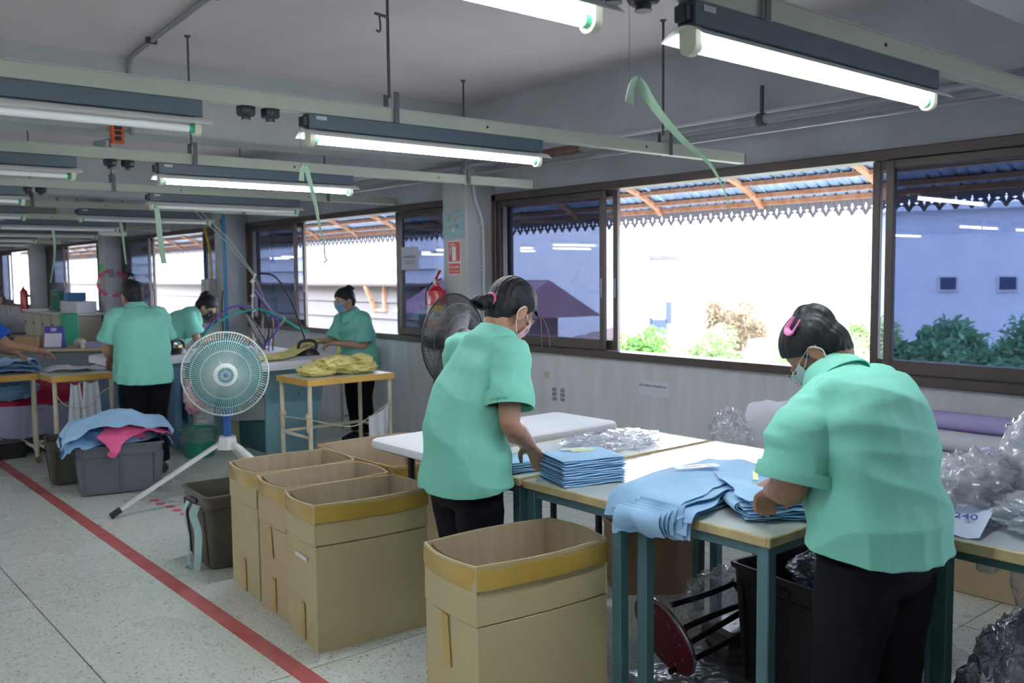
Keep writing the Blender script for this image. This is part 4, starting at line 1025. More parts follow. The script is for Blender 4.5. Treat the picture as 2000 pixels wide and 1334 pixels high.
    for v, nn in zip(me.vertices, nrm_):
        l = inv @ v.co; v.co += nn * .0009 * sin(l.x * 420 + 5.0 * rn(l, 12, 2))
    bm = bmesh.new(); bm.from_mesh(me)
    def off(l):      # in front of the hairline
        e1 = .70 * (l.y - .058) - .714 * (l.z - .048)
        if l.y < -.022: return l.z < -.088
        return e1 > 0 and not (l.y < .022 and abs(l.x) > .06 and l.z > -.004)
    bmesh.ops.delete(bm, geom=[f for f in bm.faces if off(inv @ f.calc_center_median())], context='FACES')
    bv = [v for v in bm.verts if v.is_boundary]
    for _ in range(4):
        nw = {v: sum((e.other_vert(v).co for e in v.link_edges if e.is_boundary), V((0, 0, 0))) / max(1, sum(e.is_boundary for e in v.link_edges)) for v in bv}
        for v in bv: v.co = v.co.lerp(nw[v], .5)
    for f in bm.faces: f.smooth = True
    bm.to_mesh(me); bm.free(); so = o.modifiers.new('t', 'SOLIDIFY'); so.thickness = .009; so.offset = -1; settle(o, None)
    hair = o
    if hairstyle == 'tail':
        g_ = random.Random(3)
        for k in (3, 5, 7, 8):
            x0 = .02 + .006 * k; b = B(); ln = .005 + .01 * (k % 3) if k < 7 else .13
            s0 = H(x0 * .9, .072, .066 - .004 * k); dn = .05 if k < 7 else .125
            P = [s0, s0 + V((.0, .008, -.008)), s0 + V((.002, .014, -.3 * dn)), s0 + V((.004, .016, -dn))] if k != 8 else [s0, s0 + V((0, .026, -.012)), s0 + V((.01, .040, -.06)), s0 + V((.016, .046, -.12))]
            b.tube(P, [.007, .006, .004, .0012] if k < 7 else [.004, .0035, .0025, .001], 6, k=4); b.build('fringe_lock', hair_m if k < 7 else M('hair_brown', (.10, .04, .03), .5), hair)
        B().tube([H(.026 * cos(a), -.103 + .012 * sin(a), -.036 - .022 * sin(a) * 1.0 + .0) for a in [2 * pi * k / 16 for k in range(16)]], .005, 6, closed=True).build('hair_tie', M('pink_tie', (.6, .1, .2), .6), hair)
    # ---- mask
    if mask:
        def mk(u, v):
            x = (u - .5) * 2; z = .004 - .088 * v; yy = .110 - .052 * abs(x) ** 1.8 - .012 * abs(v - .25) * 2; wd = .056 + .006 * sin(pi * v)
            return H(x * wd, yy + .0015 * sin(v * 26), z - .012 * abs(x) * (v - .5))
        mo = B().grid(16, 14, mk, .002).build('face_mask', mask_m[mask], t)
        for s in (-1, 1):
            B().tube([H(s * .058, .052, -.010), H(s * .071, .02, .0), H(s * .080, -.008, .012), H(s * .083, -.024, -.004), H(s * .080, -.026, -.03), H(s * .068, .015, -.070), H(s * .056, .050, -.078)], .0016, 5, k=4).build('ear_loop', string_m if mask != 'black' else pants_m, mo)
    for s in (-1, 1):
        B().ball(H(s * .029, .0865, .004), .0095, .005, .0045, 10, 6).build('eye', M('eye_dark', (.015, .012, .012), .2), t)
        B().tube([H(s * .014, .090, .022), H(s * .030, .091, .027), H(s * .046, .080, .022)], [.0018, .0026, .0012], 6, k=3).build('eyebrow', hair_m, t)
    if glasses:
        gm = M('gold_rim', (.7, .68, .62), .2, metal=.9)
        gl = B().tube([H(-.014, .106, .006), H(0, .110, .010), H(.014, .106, .006)], .0012, 6).build('glasses', gm, t, label='thin metal-rimmed glasses')
        for s in (-1, 1):
            ci = [(s * .036 + .024 * cos(2 * pi * k / 24), .106 - .08 * abs(s * .036 + .024 * cos(2 * pi * k / 24)) ** 1.2, -.004 + .021 * sin(2 * pi * k / 24)) for k in range(24)]
            B().tube([H(*p) for p in ci], .0012, 5, closed=True).build('lens_rim', gm, gl)
            B().add([H(*p) for p in ci], [tuple(range(24))]).build('lens', film('lens_clear', (.97, .98, .98), gloss=.6, rough=.02), gl)
            B().tube([H(s * .060, .098, .004), H(s * .072, .06, .008), H(s * .080, .0, .012), H(s * .082, -.03, .0)], .0013, 6, k=3).build('temple', gm, gl)
    return t, H, hair
VX = .0055
p1, H1, h1 = person('P1', 'woman in mint shirt and pink mask, low black ponytail, hand on the neat blue stack', 'a', girth=.93, depth=.92, hairstyle='tail', mask='pink', vox=VX, hem=.745, curl=.35)
p2, H2, h2 = person('P2', 'woman in mint shirt and glasses, head bowed, pink clip in her black hair', 'b', girth=1.10, depth=1.12, hairstyle='claw', mask='white', vox=VX, glasses=True, cuff=False, arm_g=1.2, hem=.775, sleeve=.80, curl=.8, hd_s=.90)
p3, H3, h3 = person('P3', 'woman in a mint shirt and blue mask lifting yellow cloth at the right-hand ironing table', 'c', girth=1.0, depth=1.0, hairstyle='bun', mask='blue', vox=.008, hem=.68, cuff=False, sleeve=.85, curl=.9, hd_s=.95)
p4, H4, h4 = person('P4', 'woman in mint shirt seen square from behind, standing beyond the grey crate of clothes', 'a', girth=1.12, depth=1.05, hairstyle='topbun', mask=None, vox=.008, hem=.72, curl=.3, arm_g=1.1)
p5, H5, h5 = person('P5', 'woman in mint shirt and black mask bending over the far end of the table', 'c', girth=1.05, depth=1.1, hairstyle='bun', mask='black', vox=.009, hem=.70, cuff=False, curl=.4)
p6, H6, h6 = person('P6', 'person in a royal blue T-shirt at the left edge reaching over blue clothes', 'a', shirt=shirt_b, girth=1.05, depth=1.0, hairstyle='tail', mask=None, vox=.009, cuff=False, sleeve=.75, hem=.62, curl=.5)
# pink clip in the bowed woman's hair, claws in the others
cl = B(); c_ = V((-.066, -.030, .088)); ty = V((0, 1, -.12)).normalized(); tx = V((.62, 0, .76)).normalized(); nn_ = V((-.75, -.05, .62)).normalized()
P = [c_ - ty * .036 - tx * .015] + [c_ + ty * (.004 + .015 * cos(R(a))) + tx * .016 * sin(R(a)) for a in range(-90, 91, 30)] + [c_ - ty * .030 + tx * .014]
P = [H2(*(p + nn_ * (.006 - 3.0 * ((p - c_).length ** 2)))) for p in P]
cl.tube(P, [.005, .007, .009, .010, .011, .010, .008, .007, .004], 8, k=4, flat=.5)
cl.build('hair_clip', M('pink_plastic', (.80, .22, .50), .35), h2, label='pink U-shaped hair clip')
for h_, H_, m_, nm in ((h3, H3, M('dark_red_claw', (.12, .02, .05), .4), 'hair_claw'), (h4, H4, M('silver_claw', (.5, .5, .55), .25, metal=.8), 'hair_claw')):
    b = B()
    for k in range(5): b.ball(H_(-.02 + .01 * k, -.118 + (.04 if H_ is H4 else 0), .075 + .012 * (k % 2) + (.04 if H_ is H4 else 0)), .011, n=8, m=6)
    b.build(nm, m_, h_)
b = B()
b.tube([H6(0, 0, 0)] * 2, .001, 4) if False else None
A_ = POSES['P6']['ra']; w_ = V(A_[2]); e_ = V(A_[1]); d_ = (w_ - e_).normalized(); u_ = d_.orthogonal().normalized(); v_ = d_.cross(u_)
b.tube([w_ - d_ * .03 + (u_ * cos(2 * pi * k / 16) + v_ * sin(2 * pi * k / 16)) * .0275 for k in range(16)], .003, 6, closed=True); b.build('bracelet', M('red_thread', (.5, .05, .05), .6), p6)
# ================================================================ CLOTH, PLASTIC AND SMALL THINGS
sky_cloth = M('sky_blue_cloth', (0.34, 0.58, 0.86), 0.8, var=.06, vs=5, bump=.12, bs=60, sheen=.1)
sky_cloth2 = M('denim_blue_cloth', (0.20, 0.40, 0.66), 0.8, var=.08, vs=5, bump=.12, bs=60)
pink_cloth = M('pink_cloth', (0.78, 0.12, 0.30), 0.8, var=.06, bump=.1, bs=50)
yel_cloth = M('yellow_cloth', (0.97, 0.86, 0.36), 0.8, var=.08, bump=.1, bs=50, trans=.15)
white_cloth = M('white_cloth', (0.74, 0.77, 0.86), 0.8, bump=.1, bs=30)
lav_cloth = M('lavender_cloth', (.46, .47, .66), .8)
def drape(b, cx, cy, rz, w_, d_, sup, top, nu=36, nv=24, amp=.01, fr=7.0, thick=.002, seed=0.0, rad=.03, swing=.02, wav=.0):
    """a cloth w_ x d_ laid over the support sup=(x0,x1,y0,y1) whose height is top(x,y); what reaches past the edge hangs down"""
    ca, sa = cos(rz), sin(rz)
    def fn(u, v):
        lx, ly = (u - .5) * w_, (v - .5) * d_
        lx += wav * rn((u * 3, v * 3, seed), 1.3, seed); ly += wav * rn((u * 3, v * 3, seed + 4), 1.3, seed + 2)
        x = cx + ca * lx - sa * ly; y = cy + sa * lx + ca * ly
        qx = min(max(x, sup[0]), sup[1]); qy = min(max(y, sup[2]), sup[3]); ox, oy = x - qx, y - qy; o = sqrt(ox * ox + oy * oy)
        z = top(qx, qy); r_ = ridge((lx * fr, ly * fr, seed), 1.0, seed); r2 = ridge((lx * fr * 2.3, ly * fr * 2.3, seed + 7), 1.0, seed)
        if o < 1e-5: return (x, y, z + amp * (r_ * .75 + r2 * .25))
        nx, ny = ox / o, oy / o; push = rad * (1 - math.exp(-o / rad)); drop = max(0, o - push)
        k = min(1, drop / .1); out = push * .8 + .006 + (swing + amp * 1.3 * (r_ - .3)) * k
        return (qx + nx * out - ny * amp * .8 * r2 * k, qy + ny * out + nx * amp * .8 * r2 * k, z + amp * (r_ * .75 + r2 * .25) * (1 - k) - drop)
    return b.grid(nu, nv, fn, thick)
def folded(b, w_, d_, h, seed=0, z0=0.0):
    """a folded garment: flat pad with one rounded fold and layered edges"""
    def fn(u, v):
        a = 2 * pi * v; e = 3.4; ca, sa = cos(a), sin(a)
        y = d_ / 2 * (abs(ca) ** (2 / e)) * (1 if ca > 0 else -1); z = h / 2 * (abs(sa) ** (2 / e)) * (1 if sa > 0 else -1)
        x = (u - .5) * w_; ed = max(0, abs(u - .5) * 2 - .94) / .06
        if ca > .8: y -= .006 * max(0, 1 - abs(z) / (h * .25))       # the gap between the two layers
        wz = .0016 * rn((x * 14, y * 14, seed), 1, seed) + .0015 * sin(x * 30 + seed)
        return (x, y * (1 - .03 * ed) + .004 * rn((u * 5, seed, 0), 1), z0 + h / 2 + z * (1 - .7 * ed) + wz)
    o = len(b.v); b.grid(26, 28, fn); 
    return b
FB = ['lowest', 'second', 'third', 'fourth', 'fifth', 'sixth', 'seventh', 'eighth', 'ninth', 'tenth', 'eleventh', 'topmost']
# ---- the neat stack
G_ = random.Random(5)
for k in range(12):
    b = B(); folded(b, .245 + G_.uniform(-.004, .006), .20 + G_.uniform(-.004, .004), .0086, seed=k * 1.7)
    o = b.build('folded_shirt', sky_cloth, None, loc=(2.262 + G_.uniform(-.003, .003), 2.292 + G_.uniform(-.003, .003), TZ + .0012 + .0080 * k), auto=60); o.rotation_euler = (0, 0, R(-17) + G_.uniform(-.02, .02))
    tag(o, '%s light blue folded shirt from the bottom of the tall neat stack' % FB[k], 'shirt', 'folded shirts in the neat stack')
    if k == 11:
        B().rbox(-.02, .07, .02, .055, .0095, .011, .0005).build('paper_band', M('pale_yellow_label', (.75, .75, .35), .5), o)
        B().rbox(-.05, .05, .055, .085, .0098, .0115, .0005).build('collar_card', M('white_card', (.8, .82, .85), .4), o)
for k in range(5):
    b = B(); folded(b, .20, .17, .0085, seed=k * 2.1 + 9)
    o = b.build('folded_shirt', sky_cloth, None, loc=(2.215, 2.585 + .002 * k, TZ + .0035 + .0082 * k), auto=60); o.rotation_euler = (0, 0, R(-12) + G_.uniform(-.04, .04))
    tag(o, '%s folded blue shirt from the bottom of the low stack by the ponytailed woman' % FB[k], 'shirt', 'folded shirts in the low stack')
# ---- the two loose piles
supB = (2.135, 3.2, 1.425, 1.95)
NP2 = 8
for k in range(NP2):
    b = B(); zz = TZ + .004 + .0062 * k
    def tp(x, y, zz=zz, k=k):
        return zz + .010 * math.exp(-((x - 2.42) / .22) ** 2) * (k / NP2) + .012 * math.exp(-((y - 1.94) / .05) ** 2) * (k / NP2) + .02 * math.exp(-(((x - 2.3) / .035) ** 2 + ((y - 1.70) / .05) ** 2)) * (k / NP2)
    drape(b, 2.385 + G_.uniform(-.02, .02), 1.875 + G_.uniform(-.015, .015), R(7) + G_.uniform(-.05, .05), .70, .28, (2.135, 3.2, 1.4, 2.3), tp, 46, 26, .0045, 6.0, .0022, seed=k * .35, rad=.022 + .003 * k, swing=.008 + .0055 * k, wav=.03)
    o = b.build('loose_shirt', sky_cloth, None, auto=60)
    tag(o, '%s blue shirt from the bottom of the long pile overhanging the table edge' % FB[k if k < 7 else 11], 'shirt', 'shirts in the long overhanging pile')
def spiral_roll(b, c, L, turns, r0, gap, dirx, squash=.6, th=.0025, seed=0):
    c = V(c); dx = V(dirx).normalized(); sx = V((0, 0, 1)).cross(dx).normalized()
    def fn(u, v):
        a = turns * 2 * pi * v; r_ = r0 + gap * turns * v; wob = .003 * rn((u * 4, v * 6, seed), 1)
        return c + dx * ((u - .5) * L) + sx * (cos(a) * (r_ + wob)) + V((0, 0, sin(a) * (r_ + wob) * squash))
    return b.grid(14, int(26 * turns), fn, th)
b = B(); spiral_roll(b, (2.30, 1.665, TZ + .034), .16, 2.6, .008, .0085, (.75, 1, 0), .62)
tag(b.build('rolled_sleeve', sky_cloth, None, auto=60), 'light blue cloth edge rolled in a spiral at the front of the long pile', 'shirt')
b = B(); spiral_roll(b, (2.085, 1.79, TZ - .02), .12, 2.0, .008, .009, (.1, .4, 1.4), .8)
# hanging sleeves as pleated folds
for k in range(5):
    b = B()
    def fn(u, v, k=k):
        x = 2.10 - .012 * k - .02 * sin(pi * v) * (.4 + .15 * k); y = 1.70 + .17 * u + .012 * k; z = TZ + .045 - .006 * k - (.105 - .01 * k) * v ** 1.2
        return (x - .012 * sin(u * pi * 3 + k) * v, y + .01 * v * sin(u * 9 + k), z + .012 * sin(u * 7 + k) * v)
    b.grid(22, 12, fn, .0022)
    tag(b.build('hanging_sleeve', sky_cloth, None, auto=60), '%s blue sleeve hanging from the long pile over the table edge' % ('outermost', 'second outer', 'middle', 'second inner', 'innermost')[k], 'sleeve', 'hanging sleeves')
for k in range(8):
    b = B(); zz = TZ + .001 + .0092 * k
    def tp(x, y, zz=zz, k=k): return zz + .006 * (k / 8) * sin((x - 2.3) * 18) * sin((y - 1.4) * 14) + .010 * (k / 8) * math.exp(-((x - 2.36) / .05) ** 2)
    sx_ = .01 * (8 - k) / 8
    drape(b, 2.45 + G_.uniform(-.012, .012), 1.635 + G_.uniform(-.012, .012), R(50) + G_.uniform(-.06, .06), .38, .26, (2.22 - sx_, 2.9, 1.45 - sx_, 2.3), tp, 30, 20, .0045, 8.0, .0022, seed=20 + k * .4, rad=.008, swing=.004, wav=.02)
    o = b.build('loose_shirt', sky_cloth, None, auto=60)
    tag(o, '%s blue shirt from the bottom of the short loose pile under the bowed woman' % FB[k if k < 7 else 11], 'shirt', 'shirts in the short pile by the glasses wearer')
def card_(label, c, rz, w_, d_, tilt=0.0, mark=True):
    o = B().rbox(-w_ / 2, w_ / 2, -d_ / 2, d_ / 2, 0, .0012, .0004).build('garment_card', M('white_card', (.8, .82, .85), .4), None, loc=c); o.rotation_euler = (tilt, 0, rz)
    if mark: B().rbox(-w_ * .3, w_ * .1, -d_ * .1, d_ * .08, .0012, .0018, .0002).build('print_line', black_p, o); B().rbox(w_ * .22, w_ * .42, -d_ * .3, d_ * .3, .0012, .0016, .0002).build('print_box', M('print_blue', (.08, .14, .3), .4), o)
    return tag(o, label, 'card')
card_('white printed collar card on top of the long overhanging pile', (2.45, 1.93, TZ + .078), R(-25), .16, .045)
card_('white printed card on the short pile by the glasses wearer\'s hand', (2.56, 1.70, TZ + .092), R(-15), .13, .045)
b = B().rbox(-.06, .06, -.008, .008, 0, .0015, .0005).build('neck_tape', M('yellow_green_tape', (.72, .74, .2), .5), None, loc=(2.43, 1.68, TZ + .09)); b.rotation_euler = (0, 0, R(35)); tag(b, 'yellow-green neck tape lying on the short loose pile', 'tape')
# plastic bag lying on the far table
b = B(); crumple(b, (2.80, 2.66, TZ + .022), .24, .13, .035, .5, 6, seed=4, n=52, m=30, flat=-.018); tag(b.build('plastic_bag', cling, None), 'flat crumpled clear plastic bag on the table behind the neat stack', 'plastic bag')

# ---- clothes crate
ck = (1.99, 6.72); ca_, sa_ = cos(R(-13)), sin(R(-13))
def crate_cloth(name, mat, label, lx, ly, rz, w_, d_, seed, bumpz, amp=.018, hx=.285, hy=.235, fr=5):
    x = ck[0] + ca_ * lx - sa_ * ly; y = ck[1] + sa_ * lx + ca_ * ly; b = B()
    def top(px, py):   # in crate-local coordinates
        return .345 + bumpz + .095 * math.exp(-((px / .24) ** 2 + (py / .18) ** 2)) + .035 * ridge((px * 4, py * 4, seed), 1, seed)
    bl = B(); drape(bl, lx, ly, rz, w_, d_, (-hx, hx, -hy, hy), top, 44, 30, amp, fr, .004, seed, rad=.05, swing=.035, wav=.10)
    o = bl.build(name, mat, None, loc=(ck[0], ck[1], 0), auto=60); o.rotation_euler = (0, 0, R(-13)); return tag(o, label, 'garment')
crate_cloth('blue_garment', sky_cloth2, 'darker blue garment hanging down the right side of the grey crate', .18, .05, R(10), .34, .40, 2.0, .0)
crate_cloth('blue_garment', sky_cloth2, 'blue garment hanging over the left corner of the grey crate nearly to the floor', -.26, -.12, R(30), .32, .30, 5.0, .004)
crate_cloth('pink_garment', pink_cloth, 'bright pink garment bulging over the front rim of the grey crate', .10, -.17, R(14), .46, .26, 8.0, .035, .03)
crate_cloth('blue_garment', sky_cloth, 'wide light blue garment spread over the top of the clothes crate', -.04, .02, R(8), .80, .52, 11.0, .075, .03)
b = B(); crumple(b, (0, 0, 0), .27, .20, .10, .2, 4, 9, 44, 28, flat=-.03); o = b.build('blue_garment', sky_cloth2, None, loc=(1.99, 6.74, .375)); o.rotation_euler = (0, 0, R(-13)); tag(o, 'blue garments bundled in the middle of the grey crate, below the others', 'garment')
b = B(); spiral_roll(b, (0, 0, 0), .22, 3.0, .012, .013, (1, -.1, 0), .8); 
o = b.build('blue_garment', sky_cloth, None, loc=(1.80, 6.93, .40), auto=60); tag(o, 'rolled light blue garment at the left end of the clothes crate', 'garment')
b = B(); crumple(b, (2.10, 6.60, .40), .09, .07, .06, .25, 4, 3, 30, 20); tag(b.build('pink_garment', pink_cloth, None), 'bunched pink sleeve at the right end of the clothes crate', 'garment')

# ---- yellow cloth
def yheap(c, w_, d_, rz, seed, zt, lab, roll=True):
    b = B()
    if roll: spiral_roll(b, (0, 0, .055), w_, 1.7, .016, .016, (1, 0, 0), .75, seed=seed)
    b2 = B(); crumple(b2, (0, 0, .045), w_ / 2, d_ / 2, .05, .38, 6, seed, 48, 28, flat=-.04)
    b.add(b2.v, b2.f); o = b.build('yellow_shirt', yel_cloth, None, loc=(c[0], c[1], zt), auto=60); o.rotation_euler = (0, 0, rz); return tag(o, lab, 'shirt', 'yellow shirts on the small table')
for a_ in (((3.32, 6.22), .30, .24, R(5), 1, .737, 'crumpled yellow shirt at the left end of the heap on the small taped table'),
           ((3.62, 6.20), .34, .26, R(-12), 2, .737, 'crumpled yellow shirt at the right end of the heap on the small taped table'),
           ((3.52, 6.32), .40, .22, R(12), 3, .775, 'rolled yellow shirt across the back of the heap on the small taped table'),
           ((3.46, 6.17), .36, .18, R(22), 4, .785, 'rolled yellow shirt on top of the heap, slanting to the left'),
           ((3.66, 6.16), .22, .17, R(40), 5, .79, 'small bunched yellow shirt on top of the heap at the right')): yheap(*a_)
b = B()
hA, hB = V((3.80, 7.06, .935)), V((3.76, 7.20, .95)); tA, tB = V((3.16, 6.64, .832)), V((3.22, 6.95, .834))
def ysheet(u, v):
    a = hA.lerp(hB, v); c = tA.lerp(tB, v); p = a.lerp(c, u); p.z += -.03 * sin(pi * u) + .012 * ridge((u * 3, v * 6, 1), 1, 2) * (.4 + u); p.z = max(p.z, .829 + .01 * ridge((u * 8, v * 8, 0), 1, 1)); p.x += .02 * sin(v * 9 + u * 4) * u
    return p
b.grid(34, 20, ysheet, .003); tag(b.build('yellow_shirt', yel_cloth, None, auto=60), 'yellow shirt being lifted off the ironing table by the woman in the blue mask', 'shirt')
b = B(); crumple(b, (3.20, 6.76, .85), .13, .10, .022, .45, 6, 9, 40, 22, flat=-.02); tag(b.build('yellow_shirt', yel_cloth, None), 'end of the lifted yellow shirt bunched on the ironing table', 'shirt')
b = B(); drape(b, 4.53, 7.7, 0, .42, .24, (4.41, 4.65, 7.56, 7.84), lambda x, y: .803, 20, 16, .012, 7, .003, 3, wav=.03); tag(b.build('yellow_cloth', yel_cloth, None, auto=60), 'yellow cloth hanging over the narrow stand behind the blue-masked woman', 'cloth')

# ---- blue and white cloth on the left tables
for k, (lab, cx, cy, rz, w_, d_, zz) in enumerate((('wide light blue garment at the bottom of the heap by the blue shirt', 1.60, 8.40, R(3), .62, .52, .732), ('light blue garment under the reaching hand of the person in blue', 1.62, 8.38, R(-8), .52, .44, .765), ('top light blue garment with white lining on the left heap', 1.68, 8.36, R(10), .44, .36, .795))):
    b = B(); drape(b, cx, cy, rz, w_, d_, (1.42, 1.80, 8.04, 8.76), lambda x, y, zz=zz: zz + .03 * ridge((x * 3, y * 3, 1), 1, k), 34, 26, .022, 5, .004, k * 3.0, rad=.04, wav=.06)
    tag(b.build('blue_garment', sky_cloth, None, auto=60), lab, 'garment')
b = B(); drape(b, 2.10, 8.10, R(8), .46, .34, (1.80, 2.28, 7.66, 8.42), lambda x, y: .737 + .03 * math.exp(-((x - 1.98) / .12) ** 2), 30, 22, .02, 5, .004, 5, wav=.06); tag(b.build('white_garment', white_cloth, None, auto=60), 'crumpled white garment between the left heap and the woman seen from behind', 'garment')
b = B(); drape(b, 2.50, 8.08, R(0), .34, .40, (2.3, 3.0, 7.8, 8.5), lambda x, y: .828, 24, 20, .010, 6, .003, 6, wav=.05); tag(b.build('white_garment', white_cloth, None, auto=60), 'white garment spread on the ironing table under her left hand', 'garment')
b = B(); drape(b, 3.38, 8.05, R(0), .60, .50, (3.03, 3.87, 6.63, 8.27), lambda x, y: .828, 24, 20, .012, 6, .003, 7, wav=.05); tag(b.build('white_garment', M('pale_lilac_cloth', (.62, .68, .85), .8), None, auto=60), 'pale lilac garment on the ironing table behind the fan', 'garment')

# ---- hanging cloths and bags
def hanging(label, P0, P1, drop, mat, nm='hanging_cloth', seed=0, cat='cloth', taper=.2):
    P0, P1 = V(P0), V(P1); n_ = V((0, 0, 1)).cross((P1 - P0).normalized()); b = B()
    def fn(u, v):
        q = .5 + (u - .5) * (1 + taper * v); p = P0.lerp(P1, q); z = drop * v * (1 + .12 * sin(u * 5 + seed))
        return p + V((0, 0, -z + .02 * sin(pi * u) * -1)) + n_ * (.012 * sin(u * 14 + seed) * (.3 + v) + .01 * rn((u * 4, v * 4, seed), 1))
    b.grid(22, 16, fn, .002); return tag(b.build(nm, mat, None, auto=60), label, cat)
hanging('white cloth pegged under the yellow-taped table near the woman in the blue mask', (3.62, 5.99, .42), (3.80, 5.99, .50), .26, white_cloth, seed=1, taper=-.1)
hanging('white cloth hanging under the table behind the clothes crate, left one', (1.95, 7.72, .67), (2.02, 7.72, .67), .34, white_cloth, seed=2, taper=.9)
hanging('white cloth with rounded corner hanging under the table behind the clothes crate, right one', (2.04, 7.70, .68), (2.15, 7.70, .68), .36, white_cloth, seed=3, taper=.4)
for lab, P in (('cream string tied across the front of the yellow-taped table', [(3.13, 6.48, .42), (3.14, 6.02, .44), (3.45, 5.985, .36), (3.62, 5.985, .41), (3.82, 5.985, .52)]), ('cream string tied between the legs of the table behind the crate', [(1.82, 7.665, .60), (1.90, 7.66, .50), (2.06, 7.655, .48), (2.16, 7.66, .58), (2.24, 7.665, .62)])):
    tag(B().tube(P, .004, 6, k=5).build('string', M('cream_string', (.62, .55, .42), .8)), lab, 'string')
for lab, c in (('knotted tan rag on the left leg of the yellow-taped table', (3.135, 6.03, .46)), ('knotted tan rag on the far-left leg of the yellow-taped table', (3.14, 6.46, .44))):
    b = B(); crumple(b, c, .025, .02, .03, .5, 5, 2, 18, 12); b.tube([c, (c[0] - .02, c[1] - .02, c[2] - .06), (c[0] - .015, c[1] - .02, c[2] - .11)], [.012, .01, .014], 6, k=3); tag(b.build('rag', M('tan_rag', (.55, .45, .33), .85)), lab, 'rag')
b = B(); crumple(b, (2.865, 7.55, .50), .085, .06, .15, .35, 5, 6, 36, 26); b.tube([(2.865, 7.55, .63), (2.87, 7.56, .70), (2.865, 7.55, .756)], [.03, .012, .02], 8, k=3); o = b.build('hanging_bag', M('pink_white_bag', (.80, .62, .70), .4, var=.5, vs=9, col2=(.72, .15, .25)), None); tag(o, 'white plastic bag with pink contents hanging from the table beside the fan', 'bag')
b = B().lathe([(.0, .0), (.105, .0), (.12, .01), (.15, .225), (.157, .23), (.157, .24), (.143, .238), (.113, .018), (0, .016)], 32); o = b.build('waste_bin', M('green_bin', (.01, .22, .15), .35), None, loc=(2.86, 7.45, 0)); tag(o, 'dark green round bin lined with a clear bag, beside the fan', 'bin')
b = B(); 
def liner(u, v): a = 2 * pi * u; r_ = .15 + .012 * rn((cos(a) * 3, sin(a) * 3, v * 3), 1.5); r_ += .012 * (1 - v); return (2.86 + r_ * cos(a), 7.45 + r_ * sin(a), .255 - .12 * v + .008 * sin(a * 7))
b.grid(36, 8, liner); tag(b.build('bin_liner', cling_f, None), 'clear plastic liner folded over the rim of the green bin', 'plastic bag')
bt = thing('water_bottle', 'empty clear bottle with blue cap standing behind the green bin', 'bottle', (2.83, 7.72, 0)); B().lathe([(0, .0), (.032, 0), (.034, .02), (.032, .12), (.034, .19), (.02, .235), (.012, .25), (.012, .262)], 18).build('bottle_body', film('bottle_clear', (.8, .88, .95), gloss=.6, rough=.05), bt); B().lathe([(.0145, .258), (.0145, .278), (0, .28)], 14).build('cap', blue_pt, bt)

# ---- tub, beneath the left tables
tb = thing('fabric_tub', 'big round lavender tub heaped with crimson cloth under the left tables', 'tub', (1.95, 8.95, 0))
def tubw(u, v): a = 2 * pi * u; r_ = (.36 + .10 * v) * (1 + .02 * sin(5 * a)); return (r_ * 1.15 * cos(a), r_ * sin(a), .14 + .28 * v - .05 * max(0, cos(a - 5.4)) * (1 - v))
B().grid(48, 6, tubw, .006).build('tub_wall', lav_cloth, tb); B().lathe([(0, 0), (.36, 0), (.37, .16), (0, .17)], 32, sx=1.12).build('tub_base', M('tub_dark', (.05, .05, .06), .6), tb)
b = B(); crumple(b, (0, 0, .42), .50, .42, .16, .22, 4, 3, 50, 28); b.build('crimson_cloth', M('crimson_cloth', (.42, .01, .06), .8, bump=.1), tb)
b = B(); crumple(b, (1.70, 8.60, .56), .20, .15, .09, .3, 5, 5, 44, 26); tag(b.build('blue_garment', sky_cloth2, None), 'bundle of blue garments slung under the left table above the tub', 'garment')
b = B(); crumple(b, (1.36, 8.85, .20), .14, .14, .20, .25, 5, 8, 40, 26, flat=-.2); tag(b.build('white_sack', white_cloth, None), 'white cloth sack at the very left edge under the table', 'sack')
b = B().rbox(-.26, .26, -.13, .13, .0, .13, .01); o = b.build('floor_pedal', M('dark_metal', (.03, .03, .035), .4, metal=.5), None, loc=(1.50, 8.55, 0)); tag(o, 'low dark metal box on the floor at the left edge beside the red line', 'box')

# ---- hose and cable tangle over the ironing table
hp_ = thing('hose_stand', 'slim pole wrapped with steam hoses rising from the ironing table', 'stand', (3.45, 7.62, .826))
B().tube([(0, 0, 0), (-.01, 0, .30), (.01, 0, .62), (.03, -.01, .70)], .010, 8, k=3).build('pole', M('taped_pole', (.62, .60, .60), .6, var=.3, vs=30), hp_)
hose_m = {'green': M('hose_green', (.02, .42, .36), .4), 'purple': M('hose_purple', (.12, .07, .40), .4), 'brown': M('hose_brown', (.16, .10, .12), .5), 'grey': M('hose_grey', (.40, .36, .38), .5), 'black': black_p}
def hose(c, P, r_=.0085, lab=None, part=True):
    o = B().tube(P, r_, 7, k=6).build('hose', hose_m[c], hp_ if part else None)
    if not part: tag(o, lab, 'hose')
for k in range(7):
    a = k * .9; rr = .08 + .02 * (k % 3)
    hose(('brown', 'grey', 'black', 'brown', 'purple', 'grey', 'purple')[k], [(.02, 0, .66 - .02 * k), (.06 + .02 * k, rr * sin(a) * .5, .60 - .05 * k), (.10 + .028 * k, rr * sin(a), .40 - .02 * k), (.09 + .02 * k, rr * cos(a), .18), (.03 + .04 * (k % 4), -.05 + .05 * (k % 3), .01)], .0075)
for k in range(4): hose(('brown', 'grey', 'grey', 'black')[k], [(.0, 0, .45 - .04 * k), (-.05 - .02 * k, .03, .40), (-.03, -.02, .22 + .03 * k), (.05 + .02 * k, .02, .10), (.09, -.04 + .03 * k, .02)], .007)
hose('black', [(.03, 0, .70), (.20, -.05, .66), (.33, -.12, .40), (.26, -.50, .05)], .0075)
